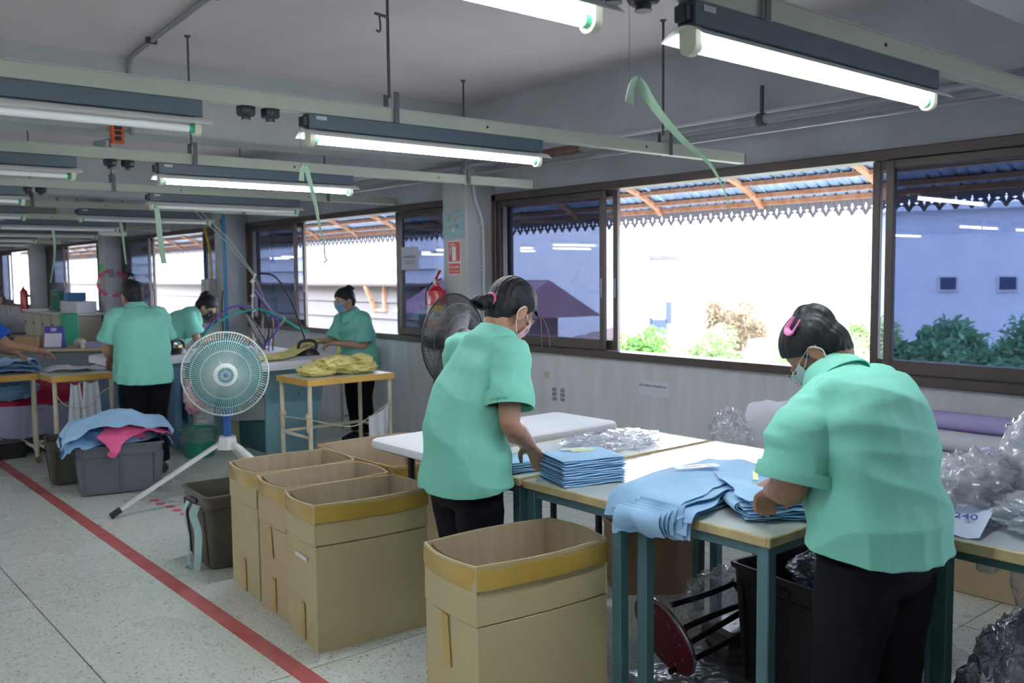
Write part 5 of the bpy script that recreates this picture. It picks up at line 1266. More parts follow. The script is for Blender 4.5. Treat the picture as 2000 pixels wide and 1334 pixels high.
hose('green', [(.0, -.01, .38), (-.22, -.02, .34), (-.42, .02, .20), (-.50, .05, .06)], .010); hose('purple', [(.0, .01, .40), (-.20, .02, .40), (-.40, .03, .24), (-.51, .05, .06)], .010)
hose('green', [(.02, -.01, .39), (.16, -.06, .34), (.36, -.16, .20), (.42, -.22, .17)], .010)
B().tube([(-.50, .05, .06), (-.53, .05, .0), (-.53, .05, -.12)], [.016, .014, .012], 8, k=3).build('valve', white_p, hp_)
B().tube([(-.10, -.10, .10), (-.10, -.10, .16)], .013, 8).build('orange_grip', M('orange_plastic', (.75, .18, .06), .4), hp_)
for k in range(5): B().tube([(-.012, 0, .10 + .13 * k), (.012, 0, .12 + .13 * k)], .016, 8).build('tape_wrap', white_p, hp_)
for k in range(2): tag(B().tube([(3.47 + .012 * k, 7.62, 1.50), (3.40 + .05 * k, 8.05, 1.82), (3.36 + .06 * k, 8.65, 2.12)], .004, 6).build('ceiling_cable', M('pale_green_cord', (.55, .72, .66), .5)), ('left' if k == 0 else 'right') + ' pale green cord running from the hose pole up to the ceiling channel', 'cord')
# ================================================================ UNDER AND BEYOND THE PACKING TABLES
# red-seated folding stool lying on its side
st = thing('folding_stool', 'folded stool with a dark red dotted round seat lying on its side under the tables', 'stool', (2.46, 2.03, 0), 0)
red_s = M('dark_red_seat', (.22, .008, .03), .4)
so_ = B().lathe([(0, 0), (.150, 0), (.158, .008), (.158, .020), (.150, .026), (0, .026)], 36, c=(0, 0, 0), axis='z'); ms = Matrix.Translation(V((.0, .06, .19))) @ Matrix.Rotation(R(68), 4, 'Y') @ Matrix.Rotation(R(12), 4, 'X')
so_.v = [ms @ p for p in so_.v]; seat = so_.build('seat', red_s, st)
rimb = B().tube([(.156 * cos(2 * pi * k / 32), .156 * sin(2 * pi * k / 32), .012) for k in range(32)], .007, 7, closed=True); rimb.v = [ms @ p for p in rimb.v]; rimb.build('seat_rim', M('chrome_rim', (.55, .55, .6), .2, metal=.9), seat)
for k in range(18):
    a = 2 * pi * k / 18; d_ = B().lathe([(.006, 0), (.006, .0275), (0, .028)], 8, c=(.11 * cos(a), .11 * sin(a), -.001 if k % 2 else .0)); d_.v = [ms @ p for p in d_.v]; d_.build('dot', M('pale_dot', (.5, .35, .38), .5), seat)
steel = M('black_gloss_tube', (.025, .03, .04), .18, metal=.4, coat=.5)
for P in ([(.04, .05, .30), (.20, -.02, .33), (.40, -.05, .36)], [(.02, .04, .06), (.30, -.02, .12), (.50, -.06, .16)], [(.30, -.03, .35), (.40, -.05, .20), (.50, -.04, .02)], [(.05, .05, .12), (.28, -.02, .20), (.48, -.08, .27)],
          [(.05, .0, .215), (.10, -.01, .235), (.50, -.10, .29)]):
    B().tube(P, .0115, 10, k=3).build('tube_leg', steel, st)
for P in ([(2.28, 1.94, .02), (2.45, 1.82, .05), (2.75, 1.62, .06)], [(2.30, 1.86, .02), (2.50, 1.74, .025), (2.80, 1.50, .03)], [(2.24, 1.75, .014), (2.45, 1.62, .014), (2.62, 1.40, .014)]):
    tag(B().tube(P, .014, 10, k=3).build('loose_tube', steel), {1.94: 'upper of the two black steel tubes on the plastic sheet under the tables', 1.86: 'lower of the two black steel tubes on the plastic sheet under the tables', 1.75: 'black steel tube nearest the camera on the plastic sheet'}[P[0][1]], 'tube')
sheet_m = film('floor_plastic', (.55, .56, .62), gloss=1.2, rough=.16, bump=1.0, bs=9, milky=.12)
b = B(); b.grid(60, 44, lambda u, v: (2.16 + 1.0 * u + .05 * rn((u * 3, v * 3, 1), 1.2), 1.15 + 1.05 * v + .05 * rn((u * 3, v * 3, 5), 1.2), .006 + .022 * max(0, ridge((u * 4, v * 4, 2), 1.0, 3)) ** 2 + .012 * max(0, ridge((u * 9, v * 9, 2), 1.0, 6))))
tag(b.build('plastic_sheet', sheet_m, auto=80), 'crumpled grey glossy plastic sheet spread on the floor under the tables', 'plastic sheet')
b = B(); crumple(b, (3.02, 2.22, .14), .20, .15, .13, .4, 6, 12, 50, 30, flat=-.13); tag(b.build('plastic_bag', cling_f, auto=80), 'crumpled clear plastic piled on the floor left of the black crate', 'plastic bag')
for k in range(4):
    B_ = B().rbox(-.17, .17, -.10, .10, 0, .03, .004); o = B_.build('packed_bundle', M('bundle_%d' % (k % 2), ((.16, .15, .18), (.30, .28, .30))[k % 2], .4, coat=.4), loc=(2.98, 2.05 + .01 * k, .005 + .032 * k)); o.rotation_euler = (0, 0, R(-30 + 5 * k)); tag(o, '%s flat dark bundle in the small stack beside the black crate' % ('bottom', 'second', 'third', 'top')[k], 'bundle')
cu_ = carton('low brown carton full of plastic-wrapped goods on the floor beyond the tables', 3.28, 2.86, R(-38), .40, .34, .33, .30, mat=M('brown_carton', (.30, .19, .11), .7, var=.08), seed=21)
for ch in [c for c in cu_.children if c.name.startswith('tape_band')]: bpy.data.objects.remove(ch)
cu_['group'] = 'floor cartons'
b = B(); crumple(b, (3.30, 2.84, .37), .15, .13, .09, .35, 6, 3, 44, 26); tag(b.build('plastic_bag', cling_f, auto=80), 'shiny lilac-clear plastic bag bulging out of the low brown carton', 'plastic bag')
for k in range(6):
    b = B().tube([(3.12 + .03 * k, 2.98 - .012 * k, .315 + .004 * k), (3.22 + .03 * k, 2.83 - .02 * k, .335 + .004 * k), (3.28 + .03 * k, 2.72 - .02 * k, .325)], .016, 8, k=3, flat=.5)
    tag(b.build('wrapped_strip', M('strip_%d' % (k % 3), ((.26, .13, .10), (.40, .34, .34), (.18, .10, .09))[k % 3], .35, coat=.4)), '%s brown film-wrapped strip in the low carton, counted from its left side' % ORD[k].replace('nearest', 'first'), 'packet', 'wrapped strips in the low carton')
# black crate contents
b = B(); crumple(b, (3.03, 1.72, .40), .25, .15, .07, .3, 6, 7, 44, 26); tag(b.build('plastic_bag', film('dark_film', (.35, .36, .45), gloss=1.0, rough=.12, bump=.9, bs=18), auto=80), 'dark shiny plastic filling the big black crate', 'plastic bag')
# chair with white shirt
chr_ = thing('plastic_chair', 'chair whose back carries the white shirt, beyond the packing tables', 'chair', (3.50, 2.31, 0), R(98))
for sx in (-1, 1):
    B().tube([(sx * .19, -.18, 0), (sx * .19, -.18, .45), (sx * .18, -.22, .82)], .013, 8, k=2).build('leg', black_p, chr_); B().tube([(sx * .19, .18, 0), (sx * .19, .18, .45)], .013, 8).build('leg', black_p, chr_)
B().rbox(-.21, .21, -.21, .21, .44, .475, .01).build('seat', M('seat_grey', (.2, .2, .22), .5), chr_); B().rbox(-.19, .19, -.235, -.205, .58, .86, .012).build('backrest', M('seat_grey', (.2, .2, .22), .5), chr_)
ws = B()
def wsh(u, v):
    s = (v - .5) * 2; a = (u - .5) * 2; z = .885 + .012 * ridge((u * 5, v * 4, 2), 1, 4) - .03 * abs(a) ** 3; wd = .235 + .03 * abs(s)
    y = -.22 + (.045 + .02 * abs(s)) * (1 if s > 0 else -1) * min(1, abs(s) * 3.5); z -= max(0, abs(s) - .12) * .30
    return (a * wd, y + .012 * sin(a * 8 + s * 3), z)
ws.grid(34, 24, wsh, .003); o = ws.build('white_shirt', white_cloth, auto=60, loc=(3.50, 2.31, 0)); o.rotation_euler = (0, 0, R(98)); tag(o, 'white shirt hung over the chair back left of the bowed woman', 'shirt')
b = B(); crumple(b, (3.50, 2.565, .68), .08, .10, .16, .45, 7, 5, 44, 34, flat=-.18); tag(b.build('plastic_bag', cling_f, auto=80), 'clear plastic bag sticking out beside the chair with the white shirt', 'plastic bag')
# rolls of cloth along the wall
for k, (z, x, r_, m_, lab) in enumerate(((.562, 4.36, .06, white_cloth, 'bottom white'), (.665, 4.44, .05, white_cloth, 'middle white'), (.755, 4.50, .045, M('lilac_roll', (.50, .44, .80), .8), 'top lilac'))):
    b = B(); b.lathe([(0, 0), (r_, 0), (r_ * 1.02, .01), (r_, .3), (r_ * 1.03, .6), (r_, .9), (r_, .91), (0, .91)], 24, c=(x, 1.42, z), axis='y'); tag(b.build('cloth_roll', m_), '%s roll of cloth lying along the wall under the right window' % lab, 'cloth roll', 'cloth rolls')
o = B().rbox(4.24, 4.64, 1.42, 2.35, .0, .50, .006).build('low_platform', card_d); tag(o, 'low brown platform under the rolls of cloth by the wall', 'platform')
# heap of plastic bags on the right-hand table
dk = M('dark_garment', (.05, .05, .09), .6, bump=.5, bs=20)
for k, (c, r_, lab) in enumerate((((3.02, 1.02, .92), (.17, .13, .155), 'tall puffed clear plastic bag at the right edge of the picture, on the table'), ((2.84, 1.17, .85), (.19, .10, .095), 'wide clear plastic bag in the middle of the heap beside the bowed woman'),
                                  ((2.76, .94, .81), (.14, .13, .055), 'low crumpled clear bag at the front of the heap on the right-hand table'), ((3.20, .88, .95), (.18, .2, .17), 'clear plastic bag at the back of the heap on the right-hand table'))):
    b = B(); crumple(b, c, *r_, .38, 6, 30 + k, 64, 40, flat=TZ + .003 - c[2]); t = b.build('plastic_bag', cling, auto=80); tag(t, lab, 'plastic bag')
    if k in (0, 1, 2): b = B(); crumple(b, (c[0] + .02, c[1] - .01, c[2] - r_[2] * .35), r_[0] * .62, r_[1] * .62, r_[2] * .5, .35, 6, 40 + k, 36, 22); b.build('dark_contents', dk, t)
b = B(); b.grid(16, 10, lambda u, v: (2.515 + .17 * v + .02 * u, 1.135 - .10 * u + .03 * v, TZ + .006 + .045 * v + .004 * sin(u * 7)), .001)
pl = b.build('paper_label', M('label_paper', (.62, .68, .88), .5)); tag(pl, 'white paper label with a handwritten number in front of the plastic heap', 'label')
text_obj('240', .042, M('blue_ink', (.02, .03, .25), .5), pl, (2.612, 1.105, TZ + .040), (R(14), 0, R(-72)), 'handwriting')
# below the right-hand table
b = B(); crumple(b, (2.74, .94, .26), .24, .19, .25, .3, 6, 50, 60, 40, flat=-.25); tag(b.build('plastic_bag', film('smoky_plastic', (.45, .46, .52), gloss=.9, rough=.12, bump=.9, bs=14, milky=.10), auto=80), 'big smoky clear plastic bag on the floor under the right-hand table', 'plastic bag')
b = B(); b.tube([(2.72, .98, .46), (2.73, .98, .54), (2.73, .98, .60), (2.74, .97, .66)], [.07, .028, .045, .06], 16, k=4); tag(b.build('plastic_bag', cling_f, auto=80), 'knotted neck of clear plastic above the smoky bag under the table', 'plastic bag')
tb = thing('lilac_tub', 'lilac see-through plastic-lined tub under the right-hand table at the picture edge', 'tub', (3.10, .72, 0)); B().lathe([(0, 0), (.17, 0), (.20, .3), (.23, .52), (.235, .54), (.225, .53), (.19, .3), (.16, .01), (0, .01)], 36).build('tub_wall', film('lilac_plastic', (.42, .38, .62), gloss=.7, rough=.15, bump=.4, bs=10, milky=.25), tb)
tag(B().rbox(2.30, 2.46, .80, .815, 0, .62, .003).build('pale_board', M('tan_board', (.42, .36, .30), .6)), 'pale upright board just right of the bowed woman\'s trousers', 'board')
B().rbox(2.57, 2.64, 1.01, 1.06, .66, .731, .008).build('x2', cream); o = bpy.data.objects['x2']; o.name = 'socket_box'; tag(o, 'small cream box fixed under the right-hand table', 'box')
tag(B().tube([(2.70, .98, .72), (2.69, .96, .66), (2.70, .95, .60)], .018, 8, flat=.3).build('blue_strap', M('blue_webbing', (.02, .16, .45), .6)), 'bright blue strap hanging under the right-hand table', 'strap')

# ================================================================ ON THE WALLS
def plate(name, label, cat, face, a0, a1, z0, z1, mat, th=.002, off=0.0):
    """flat thing on a face: 'w' window wall, 'c' column front (both look towards -X), coordinates along Y"""
    x = (XW if face == 'w' else XC) - off
    o = B().rbox(x - th, x - .0002, min(a0, a1), max(a0, a1), z0, z1, .0005).build(name, mat, smooth=False); return tag(o, label, cat) if label else o
FR = (R(90), 0, R(-90))
paper = M('notice_paper', (.72, .76, .86), .5)
o = plate('wall_notice', 'white paper notice with a line of print taped to the wall below the open window', 'notice', 'w', 3.93, 4.20, .66, .765, paper); text_obj('ห้ามวางสิ่งของ ห้ามพิงกระจก', .021, black_p, o, (XW - .0026, 4.075, .725), FR)
plate('tape_patch', 'small square of tan tape on the wall above the stencilled marks', 'tape', 'w', 5.12, 5.17, .695, .745, M('tan_patch', (.55, .48, .40), .6))
for k, (yy, ln) in enumerate(((5.06, 3), (4.97, 3))):
    t = thing('stencil_mark', '%s column of grey stencilled marks on the wall below the left pane' % ('left', 'right')[k], 'marking', (XW, yy, .58))
    for q in range(ln): B().rbox(-.0015, -.0002, -.025, .025, -.05 + .035 * q, -.025 + .035 * q, .0004).build('stroke', M('stencil_grey', (.28, .31, .34), .7, var=.4, vs=60), t); B().rbox(-.0017, -.0003, -.008 + .02 * (q % 2), .004 + .02 * (q % 2), -.055 + .035 * q, -.02 + .035 * q, .0004).build('stroke', M('stencil_grey', (.28, .31, .34), .7), t)
# column A posters
o = plate('poster', 'pale cyan poster in a crinkled clear sleeve at the top of the near column', 'poster', 'c', 5.785, 6.06, 1.79, 2.0, M('poster_cyan', (.28, .58, .62), .5, var=.1, vs=6))
for (ya, yb, za, zb_, c) in ((6.00, 5.96, 1.93, 1.97, (.25, .45, .1)), (5.89, 5.86, 1.94, 1.965, (.7, .3, .1)), (5.97, 5.88, 1.90, 1.925, (.3, .5, .6)), (5.99, 5.95, 1.86, 1.89, (.55, .3, .4)), (5.90, 5.86, 1.865, 1.90, (.05, .35, .55)), (5.95, 5.91, 1.83, 1.87, (.6, .75, .78))):
    B().rbox(XC - .0028, XC - .0018, yb, ya, za, zb_, .0004).build('print_patch', M('p%d%d' % (int(c[0] * 100), int(c[1] * 100)), c, .5), o)
def slv(u, v): return (XC - .006 - .004 * ridge((u * 5, v * 5, 1), 1, 2), 5.775 + .295 * u, 1.78 + .23 * v)
B().grid(18, 16, slv).build('clear_sleeve', cling_f, o)
red_sign = M('sign_red', (.60, .035, .045), .4); wsign = M('sign_white', (.78, .80, .80), .4)
o = plate('fire_sign', 'red and white fire extinguisher sign on the near column', 'sign', 'c', 5.835, 6.00, 1.495, 1.765, wsign, .003)
B().rbox(XC - .0045, XC - .003, 5.842, 5.993, 1.60, 1.758, .0004).build('red_panel', red_sign, o); B().rbox(XC - .0045, XC - .003, 5.842, 5.993, 1.502, 1.585, .0004).build('red_panel', red_sign, o)
B().rbox(XC - .0062, XC - .0045, 5.895, 5.945, 1.607, 1.72, .008).build('symbol_bottle', wsign, o); B().bar((XC - .0055, 5.92, 1.72), (XC - .0055, 5.92, 1.74), .016, .002).build('symbol_neck', wsign, o)
B().tube([(XC - .0055, 5.92, 1.742), (XC - .0055, 5.955, 1.738), (XC - .0055, 5.965, 1.70), (XC - .0055, 5.968, 1.655)], .004, 6, k=3).build('symbol_hose', wsign, o); B().bar((XC - .0055, 5.93, 1.742), (XC - .0055, 5.885, 1.73), .006, .002).build('symbol_handle', wsign, o)
text_obj('ถังดับเพลิง', .030, wsign, o, (XC - .0048, 5.917, 1.555), FR); text_obj('FIRE EXTINGUISHER', .0135, wsign, o, (XC - .0048, 5.917, 1.522), FR)
def extinguisher(label, x, y, z, yl=True):
    t = thing('fire_extinguisher', label, 'fire extinguisher', (x, y, z), 0, 'fire extinguishers'); rd = M('extinguisher_red', (.52, .012, .03), .25, coat=.5)
    B().lathe([(0, 0), (.070, 0), (.078, .01), (.078, .40), (.072, .435), (.045, .46), (.025, .475), (.022, .50), (0, .50)], 28).build('cylinder', rd, t)
    if yl:
        def lb(u, v): a = R(150) + R(170) * u; return (.0792 * cos(a), .0792 * sin(a), .20 + .12 * v)
        B().grid(16, 2, lb, .0006).build('label', M('label_white', (.7, .72, .68), .4), t)
        for (u0, u1, v0, v1, c) in ((.40, .80, .55, 1.0, (.80, .66, .04)), (.42, .62, .22, .5, (.03, .35, .15)), (.30, .85, -.25, -.08, (.80, .66, .04))):
            def lb(u, v): a = R(150) + R(170) * (u0 + (u1 - u0) * u); return (.0802 * cos(a), .0802 * sin(a), .20 + .12 * (v0 + (v1 - v0) * v))
            B().grid(6, 1, lb, .0006).build('label_patch', M('lp%d' % int(c[0] * 100 + c[1] * 10), c, .4), t)
    B().rbox(-.022, .022, -.018, .018, .49, .53, .004).build('valve', M('valve_metal', (.4, .4, .42), .3, metal=.9), t)
    b = B(); b.bar((0, .01, .53), (-.01, -.07, .60), .020, .008); b.bar((0, .0, .515), (-.01, -.085, .535), .020, .007); b.build('handle', rd, t)
    B().tube([(0, .03, .51), (-.02, .08, .47), (-.03, .10, .40), (-.02, .105, .28)], .009, 8, k=3).build('hose', black_p, t)
    B().rbox(.05, .10, -.03, .03, .30, .36, .004).build('bracket', rod_m, t); return t
extinguisher('red fire extinguisher with yellow label hung on the near column below the red sign', XC - .085, 6.06, .93)
extinguisher('dark red fire extinguisher hung on a distant column near the left edge', XC - .085, 20.25, .82, False)
# pale conduit on the side face of the near column
tag(B().tube([(4.46, 5.742, 2.36), (4.49, 5.742, 2.10), (4.555, 5.742, 1.93), (4.57, 5.742, 1.75), (4.565, 5.742, 1.0), (4.565, 5.742, .2)], .0125, 8, k=5).build('conduit', M('conduit_white', (.62, .64, .64), .45)), 'pale conduit bending down the side of the near column', 'pipe')
for z in (1.90, 1.53): tag(B().rbox(4.53, 4.60, 5.736, 5.758, z - .006, z + .006, .002).build('conduit_clip', M('conduit_white', (.62, .64, .64), .45)), '%s clip holding the pale conduit on the near column' % ('upper' if z > 1.8 else 'lower'), 'clip')
# notice on window B's near sash
o = B().rbox(XW - .024, XW - .021, 6.83, 7.10, 1.54, 1.75, .0005).build('window_notice', M('notice_grey', (.55, .58, .70), .5, alpha=.85), smooth=False); tag(o, 'pale notice in a clear sleeve stuck on the dark pane left of the near column', 'notice'); text_obj('ห้ามเปิดหน้าต่าง', .030, black_p, o, (XW - .0245, 6.965, 1.66), FR)
for z in (1.62, 1.60): B().rbox(XW - .0248, XW - .0238, 6.88, 7.05, z, z + .004, .0004).build('print_line', black_p, o)
# second column: electric box, yellow conduit, switch, blue pipe
yb = COLS[3]
bx = thing('electric_box', 'grey electric box with green sticker on the second column', 'electric box', (XC, yb + .30, 1.25)); B().rbox(-.10, 0, -.02, .20, 0, .22, .004).build('enclosure', M('box_grey', (.45, .48, .50), .5), bx); B().rbox(-.112, -.10, .09, .20, .0, .22, .003).build('cover', M('box_grey2', (.55, .60, .56), .5), bx); B().rbox(-.114, -.112, .11, .18, .155, .185, .0005).build('sticker', M('sticker_green', (.08, .62, .12), .5), bx)
tag(B().tube([(XC - .05, yb + .48, 2.10), (XC - .05, yb + .38, 1.90), (XC - .05, yb + .33, 1.75), (XC - .05, yb + .33, 1.47)], .016, 8, k=4).build('yellow_conduit', M('conduit_yellow', (.72, .50, .04), .45)), 'bent yellow conduit running down into the grey electric box', 'pipe')
tag(B().tube([(XC - .02, yb + .22, 1.25), (XC - .02, yb + .22, .5)], .009, 6).build('cable_duct', M('conduit_white', (.62, .64, .64), .45)), 'thin pale duct running down from the grey electric box', 'pipe')
sw = thing('switch_plate', 'cream switch plate with a black rocker on the second column', 'switch', (XC, yb + .0, 1.26)); B().rbox(-.03, 0, .0, .10, 0, .115, .004).build('plate', M('switch_cream', (.62, .55, .36), .5), sw); B().rbox(-.036, -.03, .02, .06, .035, .075, .002).build('rocker', black_p, sw)
tag(B().tube([(XC - .02, yb - .01, 2.3), (XC - .02, yb - .01, 1.2), (XC - .02, yb - .01, .3)], .018, 10).build('water_pipe', M('pvc_blue', (.02, .30, .55), .4)), 'bright blue plastic pipe down the edge of the second column', 'pipe')
tag(B().tube([(XC - .06, yb - .02, 1.30), (XC - .06, yb + .02, 1.1), (XC - .05, yb + .02, .8), (XC - .06, yb + .0, .3)], .008, 6, k=4).build('black_cable', black_p), 'black cable hanging beside the blue pipe on the second column', 'cable')
# third column: ring dial, green sticker
yc3 = COLS[4]
rg = thing('wall_ring', 'red and white ring-shaped wheel hung at the corner of the third column', 'ring', (4.50, yc3 - .03, 1.41), R(80))
for k in range(16):
    a0 = 2 * pi * k / 16
    B().grid(4, 2, lambda u, v: (0, (.175 + .05 * v) * cos(a0 + u * pi / 8), (.175 + .05 * v) * sin(a0 + u * pi / 8)), .014).build('segment', M('ring_red', (.62, .10, .16), .5) if k % 4 else M('ring_white', (.7, .6, .62), .5), rg)
B().rbox(-.012, 0, -.04, .04, .10, .22, .004).build('tag_plate', M('tag_grey', (.25, .26, .30), .5), rg); plate('x3', None, None, 'c', yc3 + .0, yc3 + .28, 1.62, 1.70, M('x', (.5, .5, .5), .5)).hide_render = False
o = bpy.data.objects['x3']; bpy.data.objects.remove(o)
plate('green_sticker', 'small green exit-style sticker high on the third column', 'sign', 'c', yc3 + .10, yc3 + .28, 1.60, 1.72, M('sticker_green', (.08, .62, .12), .5))
# orange sign and lamp on the cross beam, cage on the ceiling further back
sg = thing('hanging_sign', 'orange and black exit-style sign with a small lamp on the concrete cross beam', 'sign', (1.77, 5.74, 2.36)); B().rbox(-.035, .035, -.03, .015, -.06, .06, .003).build('board', M('sign_orange', (.72, .13, .03), .5), sg)
for (a, b_, c, d) in ((-.022, .022, .02, .045), (-.018, .02, -.01, .012), (-.02, .018, -.045, -.02)): B().rbox(a, b_, -.034, -.029, c, d, .002).build('mark', black_p, sg)
B().bar((-.03, 0, -.03), (-.10, -.01, -.055), .014, .01).build('arm', M('lamp_grey', (.2, .25, .28), .4), sg); B().rings([[V((-.10 + p_.x, p_.y, z)) for p_ in rrect(0, 0, w__, .05, .01, 0)] for w__, z in ((.05, -.10), (.07, -.06), (.06, -.055))]).build('lamp_head', M('lamp_grey', (.2, .25, .28), .4), sg)
fr_ = thing('ceiling_frame', 'pale wooden frame hanging from the ceiling far down the hall on the left', 'frame', (2.68, 12.1, 2.30))
for (a, b_, c, d) in ((-.42, .34, -.09, -.06), (-.42, .34, .06, .08), (-.42, -.38, -.09, .08), (.30, .34, -.09, .08)): B().rbox(a, b_, -.02, .02, c, d, .003).build('batten', M('pine', (.55, .45, .25), .6), fr_)
B().rbox(-.38, .30, .0, .015, -.06, .06, .002).build('panel', M('panel_grey', (.25, .24, .24), .6), fr_)
for sx in (-.4, .32): B().bar((sx, 0, .07), (sx, 0, .52), .012).build('strap', rod_m, fr_)
# hook on the hanger
tag(B().tube([(2.07, 3.21, 2.545), (2.01, 3.21, 2.55)], .006, 6).build('cross_pin', rod_m), 'short rusty pin across the long steel hanger rod', 'pin'); tag(B().tube([(2.03, 3.21, 2.55), (2.035, 3.21, 2.50), (2.03, 3.21, 2.48), (2.015, 3.21, 2.485)], .004, 6, k=4).build('hook', rod_m), 'small steel hook hanging from the rusty pin', 'hook')
# sprinkler-like ceiling fitting
tag(B().lathe([(.05, 0), (.045, -.02), (.02, -.035), (.012, -.06), (0, -.062)], 16, c=(2.0, 8.3, ZC)).build('ceiling_fitting', M('fitting_grey', (.35, .35, .36), .4)), 'small round grey fitting on the ceiling beyond the third light channel', 'fitting')
# ---- ribbons
rib_m = M('ribbon_green', (.48, .66, .52), .7, trans=.25)
def streamer(label, P, wd, twist, dirv=(1, 0, 0)):
    b = B(); ribbon(b, P, wd, .0012, 8, twist, dirv); o = b.build('ribbon', rib_m, auto=60); b = B().tube([P[0], (P[0][0], P[0][1], 2.12 if P[0][2] > 1.95 else P[0][2] + .24)], .0008, 4); b.build('thread', black_p, o); return tag(o, label, 'ribbon', 'ribbons tied to the lights')
streamer('long pale green ribbon blowing from the nearest lit light across the open window', [(1.49, 1.36, 1.865), (1.50, 1.36, 1.905), (1.525, 1.36, 1.91), (1.565, 1.35, 1.86), (1.64, 1.34, 1.80), (1.735, 1.33, 1.745), (1.80, 1.33, 1.67), (1.84, 1.33, 1.57)], (.028, .006), 2.6)
streamer('pale green ribbon hanging from the lit light near the middle of the second channel', [(1.655, 3.19, 1.86), (1.66, 3.19, 1.905), (1.675, 3.19, 1.91), (1.69, 3.19, 1.86), (1.71, 3.19, 1.78), (1.725, 3.19, 1.70), (1.745, 3.19, 1.62)], (.022, .014), 1.8)
tag(B().tube([(1.745, 3.19, 1.62), (1.747, 3.19, 1.57), (1.755, 3.19, 1.56), (1.740, 3.19, 1.55)], .003, 5, k=3).build('ribbon_knot', M('tan_rag', (.55, .45, .33), .85)), 'small frayed knot below the middle ribbon', 'knot')
streamer('pale green ribbon hanging from the fourth channel against the distant window', [(2.34, 6.84, 2.0), (2.35, 6.84, 2.02), (2.37, 6.84, 2.0), (2.38, 6.84, 1.9), (2.39, 6.84, 1.75), (2.41, 6.84, 1.60)], (.030, .045), .9)
streamer('narrow pale ribbon hanging from the fifth channel behind the woman with the bun', [(2.66, 8.67, 2.02), (2.68, 8.67, 1.98), (2.69, 8.67, 1.86), (2.71, 8.67, 1.62)], (.03, .02), 1.2)
streamer('thin pale ribbon hanging furthest left from a distant channel', [(2.55, 10.5, 2.0), (2.56, 10.5, 1.9), (2.55, 10.5, 1.7), (2.50, 10.5, 1.45)], (.03, .012), 1.2)

# ================================================================ FURTHER DOWN THE HALL
wood = M('desk_top_tan', (.50, .40, .24), .5)
dk_ = thing('desk', 'desk with tan top and dark grey front beyond the left tables', 'table', (2.55, 10.6, 0), R(-38))
B().rbox(-.62, .62, -.30, .30, .735, .76, .004).build('tabletop', wood, dk_); B().rbox(-.55, .58, -.27, -.25, .16, .73, .004).build('front_panel', M('panel_slate', (.12, .15, .17), .5), dk_)
for sx in (-.58, .58):
    for sy in (-.26, .26): B().rbox(sx - .02, sx + .02, sy - .02, sy + .02, 0, .735, .003).build('leg', M('panel_slate', (.12, .15, .17), .5), dk_)
cD, sD = cos(R(-38)), sin(R(-38))
def dsk(lx, ly): return (2.55 + cD * lx - sD * ly, 10.6 + sD * lx + cD * ly, .76)
cal = thing('desk_calendar', 'standing desk calendar with blue head and white page on the far desk', 'calendar', dsk(.02, -.12), R(-38)); B().add([(-.10, 0, 0), (.10, 0, 0), (.10, .05, .23), (-.10, .05, .23), (-.10, .10, 0), (.10, .10, 0)], [(0, 1, 2, 3), (3, 2, 5, 4), (0, 3, 4), (1, 5, 2)]).build('stand', M('cal_blue', (.06, .06, .42), .5), cal)
B().add([(-.09, -.003, .01), (.09, -.003, .01), (.09, .028, .155), (-.09, .028, .155)], [(0, 1, 2, 3)]).build('page', M('cal_white', (.72, .70, .85), .5), cal); B().add([(-.03, .033, .175), (.03, .033, .175), (.03, .043, .212), (-.03, .043, .212)], [(0, 1, 2, 3)]).build('emblem', M('cal_pale', (.5, .5, .8), .5), cal)
tag(B().rbox(-.15, .10, -.09, .09, 0, .13, .004).build('brown_box', M('box_brown', (.36, .22, .12), .7), loc=dsk(-.22, -.05)), 'small closed brown box left of the desk calendar', 'box').rotation_euler = (0, 0, R(-38))
tag(B().rbox(-.10, .10, -.06, .06, 0, .07, .004).build('small_box', M('box_cream', (.55, .55, .36), .6), loc=dsk(-.47, -.06)), 'small cream box at the left end of the far desk', 'box').rotation_euler = (0, 0, R(-38))
bs = thing('basket', 'black perforated plastic basket on the left behind the small boxes', 'basket', (2.02, 11.25, .76), R(-38))
for k in range(3):
    for sd in (-1, 1): B().rbox(-.34, .34, sd * .16 - .005, sd * .16 + .005, .01 + .055 * k, .035 + .055 * k, .002).build('band', black_pl, bs)
for k in range(12): B().rbox(-.34 + .06 * k, -.32 + .06 * k, -.167, -.153, 0, .17, .002).build('upright', black_pl, bs)
B().rbox(-.34, .34, -.16, .16, 0, .012, .002).build('base', black_pl, bs)
tag(B().rbox(1.78, 2.06, 11.0, 11.5, .0, .755, .006).build('low_cupboard', M('panel_slate', (.12, .15, .17), .5)), 'dark low cupboard carrying the black basket', 'cupboard')
tag(B().lathe([(0, 0), (.022, 0), (.024, .01), (.024, .06), (.012, .075), (.012, .09), (0, .09)], 14, c=dsk(.36, -.18)).build('small_bottle', M('bottle_yellow', (.70, .62, .40), .4)), 'small yellowish bottle right of the desk calendar', 'bottle')
b = B(); crumple(b, (0, 0, .05), .06, .05, .05, .3, 6, 3, 24, 16); tag(b.build('thread_bundle', M('bundle_grey', (.4, .42, .45), .7), loc=dsk(.30, -.10)), 'grey bundle of thread on the far desk', 'bundle')
for k in range(4): tag(B().rbox(-.14, .14, -.10, .10, 0, .012, .003).build('folded_cloth', M('fc%d' % (k % 2), ((.36, .42, .62), (.42, .38, .60))[k % 2], .8), loc=(dsk(.50, -.08)[0], dsk(.50, -.08)[1], .76 + .013 * k)), '%s thin folded cloth of the small stack at the far desk\'s right end' % ('bottom', 'second', 'third', 'top')[k], 'cloth', 'folded cloths on the far desk').rotation_euler = (0, 0, R(-38 + 3 * k))
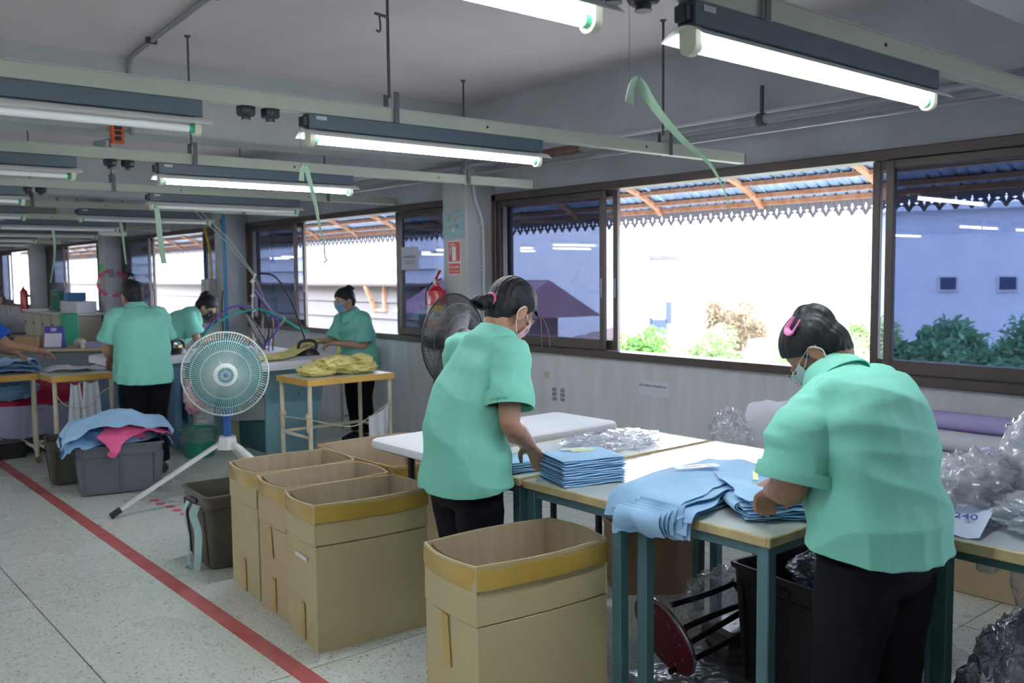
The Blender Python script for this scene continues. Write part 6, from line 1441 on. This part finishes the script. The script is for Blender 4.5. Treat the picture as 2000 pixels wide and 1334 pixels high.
# counter units along the wall
be = M('unit_beige', (.42, .38, .30), .6, var=.06)
for k in range(5):
    y0 = 15.3 + .62 * k; un = thing('cabinet', '%s beige cabinet of the row under the distant window, counted from the near end' % ORD[k].replace('nearest', 'first'), 'cabinet', (XC - .30, y0, 0), 0, 'beige cabinets')
    B().rbox(-.18, .26, .0, .60, 0, .90, .004).build('body', be, un); d_ = B().rbox(-.198, -.182, .02, .58, .06, .87, .004).build('door', M('unit_door', (.46, .42, .34), .55), un); B().rbox(-.207, -.199, .46, .54, .70, .74, .002).build('handle', black_p, d_)
tag(B().rbox(XC - .52, XC + .02, 15.25, 18.45, .905, .94, .004).build('worktop', M('worktop_pale', (.58, .57, .55), .4)), 'pale worktop over the row of beige cabinets', 'worktop')
sm = thing('sewing_head', 'dark green sewing machine head on the pale worktop', 'sewing machine', (XC - .28, 16.9, .941), R(90))
B().rbox(-.26, .26, -.09, .09, 0, .05, .006).build('base', dk_green, sm); B().rbox(.14, .25, -.06, .06, .05, .30, .012).build('column', M('machine_green', (.05, .20, .13), .35), sm); B().rbox(-.26, .25, -.055, .055, .24, .36, .015).build('arm', M('machine_green', (.05, .20, .13), .35), sm); B().rbox(-.25, -.19, -.04, .04, .08, .24, .008).build('needle_head', M('machine_green', (.05, .20, .13), .35), sm); B().lathe([(0, 0), (.06, 0), (.06, .03), (0, .035)], 20, c=(.255, 0, .30), axis='x').build('hand_wheel', black_p, sm)
tag(B().rbox(-.14, .14, -.10, .10, 0, .13, .006).build('blue_box', M('box_blue', (.02, .16, .42), .45), loc=(XC - .25, 15.95, 1.13)), 'bright blue box on top of the white box by the sewing machine', 'box'); tag(B().rbox(-.15, .15, -.48, .48, 0, .185, .004).build('white_box', M('box_white', (.66, .68, .78), .5), loc=(XC - .25, 15.8, .942)), 'long white box on the pale worktop under the blue box', 'box')
tag(B().rbox(-.10, .10, -.08, .08, 0, .42, .006).build('green_tin', M('tin_green', (.01, .26, .15), .45), loc=(3.35, 13.2, .60)), 'tall green tin standing before the beige cabinets', 'tin'); tag(B().rbox(3.15, 3.55, 12.9, 13.5, 0, .60, .006).build('stool_box', M('panel_slate', (.12, .15, .17), .5)), 'dark box that carries the tall green tin', 'box')
b = B(); crumple(b, (3.2, 19.6, .45), .55, .9, .45, .2, 4, 9, 44, 28, flat=-.45); tag(b.build('white_bundle', white_cloth), 'large white cloth bundle on the floor far back at the left', 'bundle')
for k in range(7):
    y = 20.6 + .9 * k; tag(B().rbox(XC - .9 + .1 * (k % 2), XC - .3, y, y + .6, 0, .55 + .1 * (k % 3), .01).build('storage_box', M('sb%d' % (k % 3), ((.5, .46, .4), (.4, .42, .46), (.55, .55, .56))[k % 3], .6)), 'pale storage box, %s of the row by the wall at the far end' % ORD[k].replace('nearest', 'first'), 'box', 'far storage boxes')
# row of faint work tables far away on the left
for k in range(3):
    desk('work_table', '%s plain pale work table far down the hall behind the cupboard' % ('first', 'second', 'third')[k], 'table', 1.2, 2.5, 13.2 + 2.6 * k, 13.9 + 2.6 * k, .75, M('pale_board', (.70, .70, .62), .3), cream_p, cream_p, group='far work tables')
bpy.context.view_layer.update()
